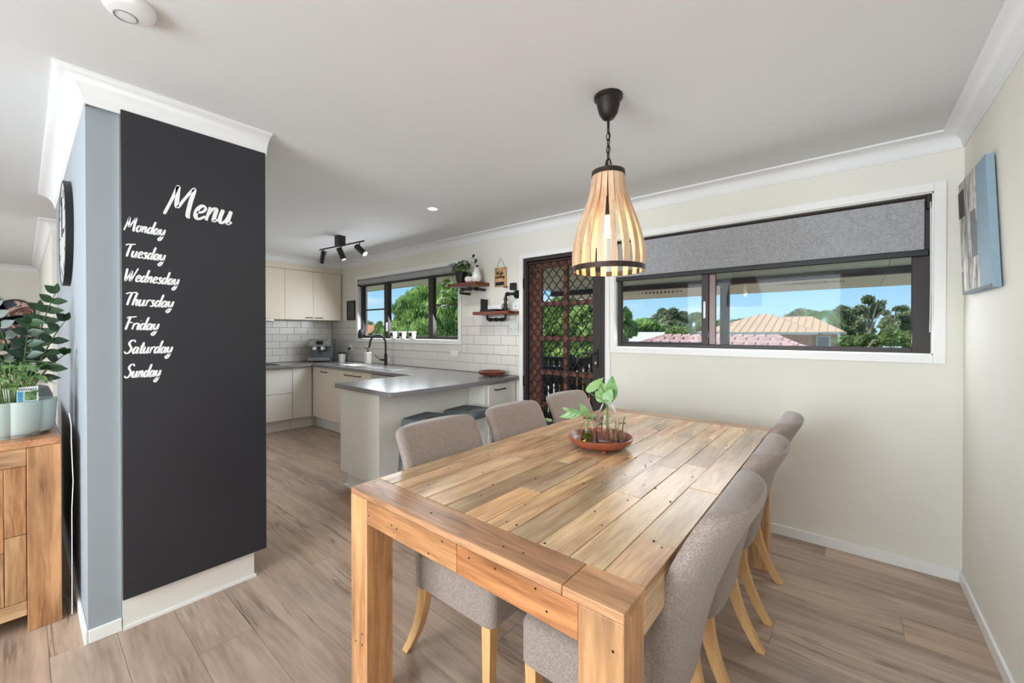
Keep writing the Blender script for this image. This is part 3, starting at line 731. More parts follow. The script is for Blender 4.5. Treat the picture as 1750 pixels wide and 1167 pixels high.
B().cyl((-4.93, 2.94, zb + .155), (-4.93, 2.94, zb + .175), .018, .012).cyl((-4.93, 2.94, zb + .175), (-4.93, 2.94, zb + .21), .005).box(-4.945, -4.925, 2.895, 2.95, zb + .205, zb + .215).build('pump', 'black', t, bevel=.002)
# coffee machine
R_ = Matrix.Translation((-5.93, 2.80, BT)) @ Matrix.Rotation(math.radians(-42), 4, 'Z')   # +x = front
t = thing('coffee_machine', (-5.93, 2.80, BT), 'stainless espresso machine with black bean hopper in the worktop corner', 'coffee machine')
def rb(*a): return B().box(*a, mtx=R_)
rb(-.15, .04, -.15, .15, .02, .33).build('body', 'gun', t, bevel=.008)
rb(.04, .13, -.15, .15, .22, .33).build('control_head', 'steel', t, bevel=.008)
rb(.04, .15, -.15, .15, .02, .065).build('drip_tray', 'steel', t, bevel=.004)
rb(.128, .134, -.04, .05, .25, .305).build('display', 'black', t, bevel=.001)
for yy in (-.10, .10): rb(.128, .138, yy - .016, yy + .016, .255, .285).build('button', 'chrome', t, bevel=.004)
for yy, nm in ((-.07, 'grinder_outlet'), (.04, 'group_head')):
    g = B().cyl(R_ @ Vector((.09, yy, .22)), R_ @ Vector((.09, yy, .175)), .033, n=18); g.build(nm, 'chrome', t, smooth=True)
B().cyl(R_ @ Vector((.10, .04, .165)), R_ @ Vector((.23, .04, .150)), .012, .015).cyl(R_ @ Vector((.09, .04, .176)), R_ @ Vector((.09, .04, .15)), .036).build('portafilter', 'black', t, smooth=True)
B().tube([R_ @ Vector(p) for p in ((.09, .125, .23), (.11, .13, .18), (.12, .128, .10))], .005).build('steam_wand', 'chrome', t, smooth=True)
B().lathe([(.035, .33), (.045, .345), (.075, .375), (.08, .41), (.078, .415), (0, .415)], (0, 0, 0), 24).build('bean_hopper', 'black', t, smooth=True)
o = t.children[-1]; o.data.transform(R_ @ Matrix.Translation((-.04, -.03, 0)))
for fx, fy in ((-.13, -.13), (.12, -.13), (.12, .13), (-.13, .13)): B().cyl(R_ @ Vector((fx, fy, 0)), R_ @ Vector((fx, fy, .02)), .012).build('foot', 'black', t)
t = thing('milk_jug', (-5.56, 2.93, BT), 'pale jug with black lid and handle beside the coffee machine', 'jug')
B().lathe([(.04, 0), (.042, .01), (.05, .115), (.052, .12)], (-5.60, 2.93, BT + .0), 20).build('body', 'ceramic', t, smooth=True)
B().lathe([(.055, .12), (.055, .135), (.045, .14), (0, .14)], (-5.60, 2.93, BT), 20).build('lid', 'black', t, smooth=True)
B().tube([(-5.552, 2.94, BT + .125), (-5.51, 2.95, BT + .13), (-5.502, 2.95, BT + .07), (-5.51, 2.95, BT + .01)], .008).build('handle', 'black', t, smooth=True)
# cooktop
t = thing('cooktop', (-5.9, 1.9, BT), 'black glass cooktop set into the end worktop, its edge just visible past the menu board', 'cooktop')
B().box(-6.12, -5.72, 1.55, 2.15, BT, BT + .006).build('glass_top', 'black', t, bevel=.002)
# outlets
def outlet(x, z, label, wd=.11, hh=.07, y=YB - .0115, dbl=True):
    t = thing('power_outlet', (x, y, z), label, 'power outlet', 'power outlets')
    B().box(x - wd / 2, x + wd / 2, y - .008, y, z - hh / 2, z + hh / 2).build('cover_plate', 'white', t, bevel=.003)
    for dx in ((-.028, .028) if dbl else (0,)):
        B().box(x + dx - .006, x + dx + .006, y - .012, y - .008, z + .008, z + .026).build('switch', 'white', t, bevel=.001)
        s = B().box(x + dx - .009, x + dx - .006, y - .0085, y - .0078, z - .02, z - .008).box(x + dx + .006, x + dx + .009, y - .0085, y - .0078, z - .02, z - .008).box(x + dx - .0015, x + dx + .0015, y - .0085, y - .0078, z - .028, z - .018)
        s.build('socket_slot', 'black', t)
    return t
outlet(-2.535, 1.35, 'white double power outlet on the tiles under the lower pipe shelf')
outlet(-3.39, 1.058, 'white double power outlet on the tiles right of the kitchen window')
t = outlet(-5.64, 1.07, 'white power outlet with a black plug beside the coffee machine', .08, .09, dbl=False)
o = thing('power_plug', (-5.70, YB - .03, 1.07), 'black power plug and lead in the outlet beside the coffee machine', 'plug')
B().box(-5.66, -5.625, YB - .055, YB - .0235, 1.045, 1.075).build('plug_body', 'black', o, bevel=.006)
B().tube([(-5.643, YB - .045, 1.045), (-5.65, YB - .05, .98), (-5.68, YB - .06, .90), (-5.74, YB - .06, BT + .006)], .004).build('cord', 'black', o, smooth=True)
# upper cabinets
ub = [(1.30, 2.289, 'cream overhead cabinet over the range hood at the left of the end wall'), (2.289, 2.675, 'cream overhead cabinet in the middle of the end wall with a bar handle'), (2.675, 3.09, 'cream overhead cabinet in the corner beside the kitchen window wall')]
for i, (a, c, lb) in enumerate(ub):
    t = thing('overhead_cabinet', (-6.07, (a + c) / 2, 1.475), lb, 'cabinet', 'overhead kitchen cabinets')
    B().box(XK + .008, -5.94, a + .001, c - .001, 1.475, 2.17).build('carcass', 'cab', t)
    o = B().box(-5.94, -5.922, a + .0015, c - .0015, 1.475, 2.165).build('door', 'cab', t, bevel=.0015)
    if i == 1: handle(o, (-5.922, 2.565, 1.505), (-5.922, 2.655, 1.505), (1, 0, 0))
    if i == 2: handle(o, (-5.922, 2.70, 1.505), (-5.922, 2.80, 1.505), (1, 0, 0))
struct(B().box(XK, -5.92, 1.3, YB, 2.17, ZC), 'ceiling_bulkhead', 'cab')
t = thing('range_hood', (-6.05, 1.9, 1.44), 'slim dark range hood slotted under the overhead cabinets', 'range hood')
B().box(-6.2, -5.90, 1.45, 2.14, 1.445, 1.473).build('hood_body', 'black', t, bevel=.002)
B().box(-5.90, -5.892, 1.45, 2.14, 1.45, 1.470).build('front_strip', 'steel', t, bevel=.001)
# red bowl on worktop
t = tag(B().lathe([(0, .02), (.10, .02), (.11, .014), (.125, .018), (.136, .035), (.136, .046), (.128, .05), (.122, .042), (.10, .034), (0, .032)], (-2.69, 2.94, BT), 40).build('wooden_platter', 'redwood', smooth=True), 'round dark red wooden platter on feet at the end of the grey worktop', 'platter')
for a in range(3):
    B().cyl((-2.69 + .085 * math.cos(a * 2.1 + .4), 2.94 + .085 * math.sin(a * 2.1 + .4), BT), (-2.69 + .085 * math.cos(a * 2.1 + .4), 2.94 + .085 * math.sin(a * 2.1 + .4), BT + .02), .014).build('foot', 'redwood', t, smooth=True)
# window sill pots
for i, (x, lb) in enumerate(((-4.585, 'leftmost white sill pot with black label and wiry seedling'), (-4.385, 'middle white sill pot with black label'), (-4.18, 'rightmost white sill pot with black label'))):
    t = thing('herb_pot', (x, YB + .0, W1[2] + .006), lb, 'plant pot', 'white pots on the kitchen sill')
    zz = W1[2] + .0065; yy = YB + .002; g = B()
    a, c = .03, .041
    g.add([(x - a, yy - a, zz), (x + a, yy - a, zz), (x + a, yy + a * .9, zz), (x - a, yy + a * .9, zz), (x - c, yy - c, zz + .092), (x + c, yy - c, zz + .092), (x + c, yy + c * .7, zz + .092), (x - c, yy + c * .7, zz + .092)],
          [(0, 3, 2, 1), (4, 5, 6, 7), (0, 1, 5, 4), (1, 2, 6, 5), (2, 3, 7, 6), (3, 0, 4, 7)])
    g.build('pot', 'ceramic', t, bevel=.006)
    g = B(); g.add([(x - .024, yy - .0352, zz + .03), (x + .024, yy - .0352, zz + .03), (x + .027, yy - .0402, zz + .072), (x - .027, yy - .0402, zz + .072), (x - .024, yy - .032, zz + .03), (x + .024, yy - .032, zz + .03), (x + .027, yy - .037, zz + .072), (x - .027, yy - .037, zz + .072)],
                   [(0, 1, 2, 3), (7, 6, 5, 4), (0, 4, 5, 1), (1, 5, 6, 2), (2, 6, 7, 3), (3, 7, 4, 0)])
    g.build('label_panel', 'black', t)
    B().box(x - .03, x + .03, yy - .03, yy + .022, zz + .0915, zz + .0935).build('soil', 'soil', t)
    rr = random.Random(i); g = B(); lf = B()
    for k in range(7 if i == 0 else 3):
        ex, ey, hz = x + rr.uniform(-.05, .05), yy + rr.uniform(-.02, .02), zz + .092 + rr.uniform(.03, .10 if i == 0 else .045)
        g.tube([(x, yy, zz + .092), ((x + ex) / 2, yy, hz * .6 + (zz + .092) * .4), (ex, ey, hz)], .0012, 5)
        lf.lathe([(0, -.008), (.006, 0), (0, .008)], (ex, ey, hz), 6)
    g.build('stem', 'dstem', t); lf.build('foliage', 'leaf_pot', t)
# little black speaker in the window corner
t = tag(B().lathe([(.036, 0), (.040, .01), (.040, .07), (.034, .105), (.018, .125), (0, .13)], (-5.385, YB - .0 + .0, W1[2] + .006), 24).build('smart_speaker', 'black', smooth=True), 'small black domed speaker in the left corner of the kitchen window sill', 'speaker')
# framed picture
t = thing('framed_print', (-5.63, YB - .01, 1.62), 'narrow black framed print between the overhead cabinets and the kitchen window', 'picture')
frame4(-5.735, -5.545, 1.49, 1.75, .012, YB - .022, YB - .002).build('frame', 'black', t, bevel=.002)
B().box(-5.735, -5.545, YB - .012, YB - .002, 1.49, 1.75).build('print', 'dgrey', t)
g = B(); rr = random.Random(4)
for r_ in range(6):
    for c_ in range(3): g.box(-5.72 + c_ * .06, -5.72 + c_ * .06 + rr.uniform(.03, .05), YB - .0128, YB - .0119, 1.515 + r_ * .038, 1.515 + r_ * .038 + .014)
g.build('printed_motif', 'mgrey', t)
# pipe shelves
def elbow_ring(c, r, ax):
    c = Vector(c); a = Vector(ax) * .014; return (c - a, c + a)
def pipe_shelf(x0, x1, yf, zt, th, lb, path, rings, flange):
    t = thing('pipe_shelf', ((x0 + x1) / 2, YB, zt - th), lb, 'shelf', 'pipe-bracket shelves')
    B().box(x0, x1, yf, YB - .002, zt - th, zt).build('shelf_board', 'redwood', t, bevel=.003)
    g = B().tube(path, .0135, 12)
    g.build('pipe', 'blackm', t, smooth=True)
    for c, ax in rings:
        a, b_ = elbow_ring(c, .02, ax); B().cyl(a, b_, .0195, n=14).build('pipe_fitting', 'blackm', t, smooth=True)
    if flange: B().cyl((flange[0], YB - .001, flange[1]), (flange[0], YB - .010, flange[1]), .042, n=24).cyl((flange[0], YB - .01, flange[1]), (flange[0], YB - .04, flange[1]), .022, n=16).build('wall_flange', 'blackm', t, smooth=True)
    return t
zt1 = 1.812
pipe_shelf(-3.30, -2.87, 2.90, zt1, .035, 'upper dark red timber pipe shelf with pot plants beside the kitchen window',
    [(-3.16, YB - .003, zt1 - .10), (-3.16, 2.96, zt1 - .10), (-3.145, 2.945, zt1 - .085), (-3.12, 2.935, zt1 - .07), (-2.96, 2.935, zt1 - .07), (-2.94, 2.94, zt1 - .07), (-2.935, 2.97, zt1 - .07), (-2.935, YB - .003, zt1 - .07)],
    [((-3.10, 2.935, zt1 - .07), (1, 0, 0)), ((-2.99, 2.935, zt1 - .07), (1, 0, 0)), ((-2.935, 2.98, zt1 - .07), (0, 1, 0))], None)
zt2 = 1.505
pipe_shelf(-2.95, -2.475, 2.93, zt2, .032, 'lower dark red timber shelf on a black pipe that rises to a round wall flange',
    [(-2.50, YB - .003, 1.672), (-2.50, YB - .06, 1.672), (-2.515, YB - .078, 1.672), (-2.56, YB - .08, 1.672), (-2.578, YB - .08, 1.66), (-2.585, YB - .08, 1.64), (-2.585, YB - .08, 1.46), (-2.59, YB - .08, 1.435), (-2.61, YB - .08, 1.425), (-2.80, YB - .08, 1.425), (-2.825, YB - .08, 1.43), (-2.83, YB - .08, 1.45), (-2.83, YB - .08, 1.474)],
    [((-2.56, YB - .08, 1.672), (1, 0, 0)), ((-2.585, YB - .08, 1.62), (0, 0, 1)), ((-2.585, YB - .08, 1.53), (0, 0, 1)), ((-2.63, YB - .08, 1.425), (1, 0, 0)), ((-2.79, YB - .08, 1.425), (1, 0, 0)), ((-2.71, YB - .08, 1.425), (1, 0, 0))], (-2.50, 1.672))
# shelf contents
def leaf(g, base, direc, L, W_, droop=.2, up=(0, 0, 1), fold=.15, n=5):
    d = Vector(direc).normalized(); u = Vector(up); s = d.cross(u)
    s = s.normalized() if s.length > 1e-3 else Vector((1, 0, 0)); u2 = s.cross(d).normalized()
    vs = []; b0 = Vector(base)
    for i in range(n + 1):
        t = i / n; w_ = W_ / 2 * math.sin(PI * min(1, t * .93 + .07) ** .8) if i < n else 0
        c = b0 + d * L * t - Vector((0, 0, 1)) * droop * L * t * t
        vs += [c + s * w_ + u2 * w_ * fold, c, c - s * w_ + u2 * w_ * fold]
    fs = []
    for i in range(n):
        k = i * 3; fs += [(k, k + 1, k + 4, k + 3), (k + 1, k + 2, k + 5, k + 4)]
    g.add(vs, fs)
t = thing('trailing_pot_plant', (-3.18, 2.98, zt1), 'leafy green trailing plant in a black pot on the upper pipe shelf', 'pot plant')
cx, cy = -3.17, 2.985
B().lathe([(.05, 0), (.052, .004), (.072, .125), (.068, .125), (.062, .11), (0, .11)], (cx, cy, zt1), 28).build('pot', 'black', t, smooth=True)
rr = random.Random(11); lf = B(); st = B()
for k in range(90):
    a = rr.uniform(0, 2 * PI); R = rr.uniform(.0, .13); h = rr.uniform(.10, .26)
    p = (cx + R * math.cos(a) * 1.05, min(cy + R * math.sin(a) * .8, YB - .05), zt1 + h - R * .3)
    if k % 4 == 0: st.tube([(cx, cy, zt1 + .11), ((cx + p[0]) / 2, (cy + p[1]) / 2, p[2]), p], .002, 5)
    leaf(lf, p, (math.cos(a + rr.uniform(-.6, .6)), math.sin(a) * .5 - .25, rr.uniform(-.3, .5)), .055, .042, .5)
for k in range(3):
    x = cx - .10 - .035 * k; pts = [(cx - .03, cy - .02, zt1 + .12), (x, cy - .07, zt1 + .13 - .02 * k), (x - .02, cy - .09, zt1 + .0), (x - .01, cy - .10, zt1 - .18 + .03 * k), (x - .02, cy - .10, zt1 - .30 + .05 * k)]
    st.tube(pts, .0018, 5)
    for q in range(9):
        z_ = zt1 + .05 - q * .038
        leaf(lf, (x - .015, cy - .095, z_), ((-1) ** q, -.3, -.3), .05, .036, .6)
lf.build('foliage', 'leaf_pot', t, kind='stuff'); st.build('stem', 'dstem', t)
t = thing('small_pot_plant', (-3.0, 2.99, zt1), 'small leafy plant in a low white pot in the middle of the upper pipe shelf', 'pot plant')
B().lathe([(.03, 0), (.048, .02), (.05, .045), (.04, .062), (.034, .062), (.034, .05), (0, .05)], (-3.03, 2.965, zt1), 12).build('pot', 'ceramic', t)
lf = B()
for k in range(16):
    a = rr.uniform(0, 2 * PI); leaf(lf, (-3.03 + .02 * math.cos(a), 2.965 + .02 * math.sin(a), zt1 + .055), (math.cos(a), math.sin(a) * .7, rr.uniform(.3, 1.2)), .07, .034, .3)
lf.build('foliage', 'leaf_zz', t)
t = thing('geometric_vase', (-2.94, 2.99, zt1), 'white faceted vase with dark dried leaves at the right of the upper shelf', 'vase')
B().lathe([(.036, 0), (.052, .04), (.044, .085), (.024, .135), (.024, .15), (.018, .15), (.018, .13), (0, .13)], (-2.945, 2.985, zt1), 9).build('vase_body', 'ceramic', t)
st = B().tube([(-2.945, 2.985, zt1 + .13), (-2.955, 2.985, zt1 + .2), (-2.99, 2.98, zt1 + .28)], .002, 5); st.build('stem', 'dstem', t)
lf = B()
for p, dd in (((-2.945, 2.985, zt1 + .15), (.6, -.2, .5)), ((-2.96, 2.985, zt1 + .2), (.4, -.2, .8)), ((-2.99, 2.98, zt1 + .26), (.5, -.3, .5)), ((-2.97, 2.985, zt1 + .24), (-.8, -.2, .5))): leaf(lf, p, dd, .07, .03, .3)
lf.build('foliage', 'leaf_zz', t)
t = thing('tablet_stand', (-2.80, 2.99, zt2), 'black stand with an upright flap holding papers on the lower pipe shelf', 'stand')
B().box(-2.86, -2.64, 2.945, 3.06, zt2, zt2 + .022).build('tray_base', 'black', t, bevel=.003)
B().box(-2.856, -2.85, 2.95, 3.055, zt2 + .022, zt2 + .13).build('upright_flap', 'black', t, bevel=.001); t.children[-1].rotation_euler = (0, 0, 0)
B().box(-2.845, -2.66, 3.045, 3.052, zt2 + .022, zt2 + .07).build('white_card', 'white', t)
t = thing('small_succulent', (-2.64, 3.03, zt2), 'small dark spiky plant behind the pipe on the lower shelf', 'pot plant')
B().lathe([(.018, 0), (.024, .04), (.02, .04), (.018, .034), (0, .034)], (-2.625, 3.06, zt2 + .0), 14).build('pot', 'black', t, smooth=True)
lf = B()
for k in range(12):
    a = k * 2.4; leaf(lf, (-2.625, 3.06, zt2 + .036), (math.cos(a), math.sin(a) * .4 - .2, .7 + (k % 3)), .07, .014, .15)
lf.build('foliage', 'leaf_zz', t)
# hanging sign
t = thing('hanging_sign', (-2.72, YB - .01, 1.77), 'small plywood sign with dark script hanging on a cord beside the upper shelf', 'sign')
sx, sz = (-2.79, -2.635), (1.762, 1.955)
B().box(sx[0], sx[1], YB - .012, YB - .006, sz[0], sz[1]).build('sign_board', 'ply', t, bevel=.001)
frame4(sx[0] + .006, sx[1] - .006, sz[0] + .006, sz[1] - .006, .006, YB - .016, YB - .012).build('sign_border', 'ply', t)
B().tube([(sx[0] + .02, YB - .009, sz[1]), ((sx[0] + sx[1]) / 2, YB - .006, 2.055), (sx[1] - .02, YB - .009, sz[1])], .0015, 5).build('hanging_cord', 'black', t)
B().prism([(sx[0] + .004, 1.772), (sx[0] + .02, 1.79), (sx[0] + .004, 1.808), (sx[1] - .018, 1.810), (sx[1] - .030, 1.792), (sx[1] - .018, 1.774)], lambda a, c: (a, YB - .012, c), lambda a, c: (a, YB - .0145, c)).build('ribbon', 'black', t)
def on_sign(x, z): return lambda a, c, d_: (x + a, YB - .0122 - d_, z + c)
lettering('Wife', on_sign(sx[0] + .025, 1.882), .095, .042, .2, .1).build('lettering', 'black', t, label='dark script reading Wife')
lettering('cooking', on_sign(sx[0] + .012, 1.848), .125, .036, .2, .1).build('lettering', 'black', t)
B().box(sx[0] + .012, sx[0] + .055, YB - .0135, YB - .012, 1.937, 1.942).box(sx[1] - .055, sx[1] - .012, YB - .0135, YB - .012, 1.937, 1.942).build('border_flourish', 'black', t)
t = thing('pen_clip', (-2.64, YB - .02, 1.755), 'tiny wooden peg clipped under the corner of the plywood sign', 'peg'); B().box(-2.66, -2.62, YB - .03, YB - .005, 1.745, 1.761).build('peg_body', 'traywood', t, bevel=.003)
t = thing('black_wall_switch', (-2.545, YB - .01, 1.75), 'small square black plug on the wall above the round pipe flange', 'switch')
B().box(-2.575, -2.505, YB - .035, YB - .002, 1.715, 1.785).build('switch_body', 'black', t, bevel=.008)
B().tube([(-2.53, YB - .03, 1.715), (-2.53, YB - .03, 1.69), (-2.54, YB - .02, 1.665), (-2.53, YB - .01, 1.63)], .003, 6).build('lead', 'white', t)
t = outlet(-2.515, 1.575, 'white wall outlet half hidden behind the pipe of the lower shelf', .075, .11, y=YB - .001, dbl=False)

# ---------------------------------------------------------------- ceiling fittings
t = thing('track_light', (-4.23, 2.2, ZC), 'black ceiling bar with three adjustable black spot heads above the kitchen', 'ceiling light')
bz = 2.235; cx, cy = -4.225, 2.20
B().box(cx - .06, cx + .03, cy - .04, cy + .04, bz + .0, ZC).build('ceiling_mount', 'black', t, bevel=.003)
dr = Vector((1, .1, 0)).normalized(); c0 = Vector((cx, cy, bz))
B().tube([c0 - dr * .40, c0 + dr * .40], .008, 10).build('bar', 'black', t, smooth=True)
for k, (s_, hd) in enumerate(((-.33, Vector((-.55, .1, -1))), (.0, Vector((.45, .2, -1))), (.33, Vector((.85, .35, -.75))))):
    p = c0 + dr * s_; hd = hd.normalized()
    j = p + Vector((0, 0, -.055))
    s = B().cyl(p, j, .006, n=8); c = j - hd * .0 + Vector((0, 0, -.02))
    sp = B().cyl(c - hd * .05, c + hd * .085, .030, n=24).build('spot_head', 'black', t, smooth=True)
    s.build('swivel_arm', 'black', t)
    B().cyl(c + hd * .084, c + hd * .0865, .024, n=20).build('lamp_lens', 'led' if k == 2 else 'white', sp)
t = thing('downlight', (-2.69, 2.206, ZC), 'round white recessed downlight glowing in the kitchen ceiling', 'downlight')
B().lathe([(.035, -.0005), (.048, -.0005), (.050, -.004), (.046, -.007), (.035, -.006), (.035, -.0005)], (-2.69, 2.206, ZC), 32).build('bezel', 'white', t, smooth=True)
B().lathe([(0, -.004), (.036, -.004), (.036, -.001), (0, -.001)], (-2.69, 2.206, ZC), 24).build('diffuser', 'led', t)
t = thing('smoke_alarm', (-1.765, .215, ZC), 'round white smoke alarm cut off by the top edge of the view', 'smoke alarm')
B().lathe([(.066, 0), (.066, -.012), (.058, -.026), (.045, -.03), (0, -.03)], (-1.765, .222, ZC), 40).build('housing', 'white', t, smooth=True)
B().lathe([(.026, -.030), (.028, -.032), (.030, -.0305), (.026, -.030)], (-1.785, .215, ZC), 32).build('test_button_ring', 'mgrey', t)
# pendant
px_, py_ = -.817, 1.654
t = thing('pendant_lamp', (px_, py_, ZC), 'barrel-shaped pendant lamp of bent pale wooden slats hanging over the table', 'pendant lamp')
B().lathe([(.062, 0), (.062, -.012), (.052, -.020), (.048, -.045), (.040, -.075), (.026, -.097), (.012, -.103), (0, -.103)], (px_, py_, ZC), 36).build('ceiling_rose', 'bronze', t, smooth=True)
z = ZC - .103; k = 0; g = B()
g.cyl((px_, py_, z), (px_, py_, z - .03), .006, n=8)
z -= .028
while z > 2.062:
    pts = []
    for i in range(12):
        a = 2 * PI * i / 12; u, v = .0085 * math.cos(a), .018 * math.sin(a)
        pts.append((px_ + (u if k % 2 else 0), py_ + (0 if k % 2 else u), z - .016 + v))
    g.tube(pts, .0022, 6, closed=True); z -= .029; k += 1
g.tube([(px_ - .014, py_, 2.012), (px_ - .016, py_, 2.035), (px_ - .008, py_, 2.062), (px_, py_, 2.068), (px_ + .008, py_, 2.062), (px_ + .016, py_, 2.035), (px_ + .014, py_, 2.012)], .0025, 6)
g.build('chain', 'bronze', t, smooth=True)
B().tube([(px_, py_, 2.235), (px_ + .004, py_ + .003, 2.15), (px_ - .003, py_, 2.08), (px_, py_, 1.86)], .003, 6).build('flex', 'black', t)
zt_, zb_ = 2.005, 1.567
B().lathe([(.0705, zt_ - .018), (.0735, zt_ - .018), (.0715, zt_ + .003), (.012, zt_ + .003), (.012, zt_ ), (.0685, zt_), (.0705, zt_ - .018)], (px_, py_, 0), 40).build('top_band', 'rust', t)
B().lathe([(.1525, zb_), (.156, zb_), (.157, zb_ + .022), (.1535, zb_ + .022), (.1525, zb_)], (px_, py_, 0), 48).build('bottom_band', 'rust', t)
g = B()
for i in range(16):
    a = 2 * PI * i / 16; g.lathe([(0, -.003), (.004, 0), (0, .003)], (px_ + .1565 * math.cos(a), py_ + .1565 * math.sin(a), zb_ + .01), 6)
g.build('rivet', 'gun', t, kind='stuff')
prof = [(.0655, zt_), (.070, 1.96), (.078, 1.915), (.094, 1.865), (.114, 1.81), (.133, 1.755), (.147, 1.70), (.154, 1.65), (.1545, 1.61), (.149, zb_)]
def slat_mesh():
    g = B(); vs = []
    for r, h in prof:
        w_ = .0095 + .0035 * (r / .15); 
        vs += [(r - .002, -w_, h), (r + .003, -w_, h), (r + .003, w_, h), (r - .002, w_, h)]
    fs = [(i * 4 + k, i * 4 + (k + 1) % 4, (i + 1) * 4 + (k + 1) % 4, (i + 1) * 4 + k) for i in range(len(prof) - 1) for k in range(4)] + [(0, 1, 2, 3), (36, 37, 38, 39)]
    return g.add(vs, fs).mesh('slat')
sm = slat_mesh()
for i in range(18):
    o = link('slat', sm, 'slat', None, smooth=True); o.parent = t; o.matrix_parent_inverse = Matrix.Translation(-Vector(t.location)); o.location = (px_, py_, 0); o.rotation_euler = (0, 0, 2 * PI * i / 18 + .08)
B().cyl((px_, py_, 1.86), (px_, py_, 1.815), .019, n=20).cyl((px_, py_, 1.90), (px_, py_, 1.86), .010, n=12).build('lamp_holder', 'bronze', t, smooth=True)
B().lathe([(.0, 1.715), (.018, 1.72), (.030, 1.745), (.029, 1.765), (.016, 1.80), (.013, 1.815), (0, 1.815)], (px_, py_, 0), 24).build('bulb', 'bulb', t, smooth=True)
l_ = light('pendant_glow', 'POINT', (px_, py_, 1.69), (0, 0, 0), 2.2, (1.0, .72, .42), .03); par(l_, t)
l_ = light('downlight_glow', 'SPOT', (-2.69, 2.206, ZC - .02), (0, 0, 0), 22, (1, .95, .88), 2.4)

# ---------------------------------------------------------------- dining table
T = .765; TX0, TX1, TY0, TY1 = -1.324, -.324, .724, 2.667
t = thing('dining_table', ((TX0 + TX1) / 2, (TY0 + TY1) / 2, 0), 'long reclaimed-timber dining table with mixed-tone planks and chunky square legs', 'table')
def tp(name, m, col, *a, bv=.0025):
    o = B().box(*a).build(name, m, t, bevel=bv); o.color = (*col, 1); return o
ORG, PALE, GRY, PNK, OLV, RED = (1.06, .86, .66), (1.12, 1.06, .98), (.74, .72, .71), (1.0, .86, .78), (.92, .87, .78), (1.0, .74, .56)
L_ = .1
for nm, x, y, col in (('near_left', TX0, TY0, ORG), ('near_right', TX1 - L_, TY0, ORG), ('far_left', TX0, TY1 - L_, ORG), ('far_right', TX1 - L_, TY1 - L_, PALE)):
    tp('leg', 'tz', col if nm != 'near_right' else (1.05, .9, .74), x, x + L_, y, y + L_, 0, T - .022)
# leg scarf block at the near-left leg
# end caps
tp('end_cap', 'tx', (.95, .82, .76), TX0, TX1 - .14, TY0, TY0 + .106, T - .022, T)
tp('end_cap', 'tx', (1.02, .9, .8), TX1 - .139, TX1, TY0, TY0 + .106, T - .022, T)
tp('end_cap', 'tx', GRY, TX0, TX1, TY1 - .1, TY1, T - .022, T)
# aprons
tp('apron', 'tx', (.95, .76, .58), TX0 + L_, -.789, TY0, TY0 + .03, T - .1, T - .0225)
tp('apron', 'tx', (1.0, .70, .48), -.788, TX1 - L_, TY0, TY0 + .03, T - .1, T - .0225)
tp('apron', 'tx', ORG, TX0 + L_, TX1 - L_, TY1 - .03, TY1, T - .1, T - .0225)
tp('apron', 'ty', ORG, TX0, TX0 + .03, TY0 + L_ + .001, TY1 - L_ - .001, T - .1, T - .0225)
tp('apron', 'ty', PALE, TX1 - .03, TX1, TY0 + L_ + .001, TY1 - L_ - .001, T - .1, T - .0225)
pl = [
 (-1.324, -1.236, [(1.45, OLV), (2.05, PNK), (9, OLV)]),
 (-1.236, -1.142, [(1.75, PNK), (2.2, OLV), (9, ORG)]),
 (-1.142, -1.050, [(1.35, PALE), (2.05, PNK), (9, OLV)]),
 (-1.050, -.955, [(1.95, (1.05, .95, .84)), (9, PNK)]),
 (-.955, -.872, [(1.42, (.70, .64, .56)), (2.0, PALE), (9, GRY)]),
 (-.872, -.785, [(1.10, (1.1, .88, .68)), (1.55, GRY), (2.2, PNK), (9, GRY)]),
 (-.785, -.697, [(1.65, (1.16, 1.04, .9)), (2.1, OLV), (9, PNK)]),
 (-.697, -.603, [(1.75, (.78, .75, .70)), (2.2, OLV), (9, GRY)]),
 (-.603, -.510, [(1.27, PALE), (1.63, (1.02, .96, .88)), (2.2, OLV), (9, PNK)]),
 (-.510, -.421, [(1.72, (1.08, 1.03, .94)), (2.05, (.8, .76, .72)), (9, OLV)]),
 (-.421, -.324, [(1.03, PNK), (1.46, (.90, .88, .80)), (1.88, (1.02, .94, .84)), (9, (.74, .74, .74))]),
]
rr = random.Random(2)
for a, c, ss in pl:
    y = TY0 + .107
    for e_, col in ss:
        y1 = min(e_, TY1 - .101)
        dz = rr.uniform(-.0012, .0006)
        tp('tabletop_plank', 'ty', col, a + .0008, c - .0008, y + .0006, y1 - .0006, T - .022, T + dz, bv=.0018)
        y = y1
# nail holes
g = B()
for k in range(70):
    x, y = rr.uniform(TX0 + .02, TX1 - .02), rr.uniform(TY0 + .01, TY1 - .1); g.cyl((x, y, T - .004), (x, y, T + .0009), rr.uniform(.0018, .0035), n=7)
for k in range(10):
    x, z = rr.uniform(TX0 + .02, TX1 - .02), rr.uniform(T - .09, T - .03); g.cyl((x, TY0 - .0006, z), (x, TY0 + .004, z), .003, n=7)
for k in range(8):
    z = rr.uniform(.2, .7); x = rr.choice((TX0 + .03, TX0 + .07, TX1 - .03, TX1 - .07)); g.cyl((x, TY0 - .0006, z), (x, TY0 + .004, z), .0032, n=7)
g.build('nail_hole', 'hole', t, kind='stuff')

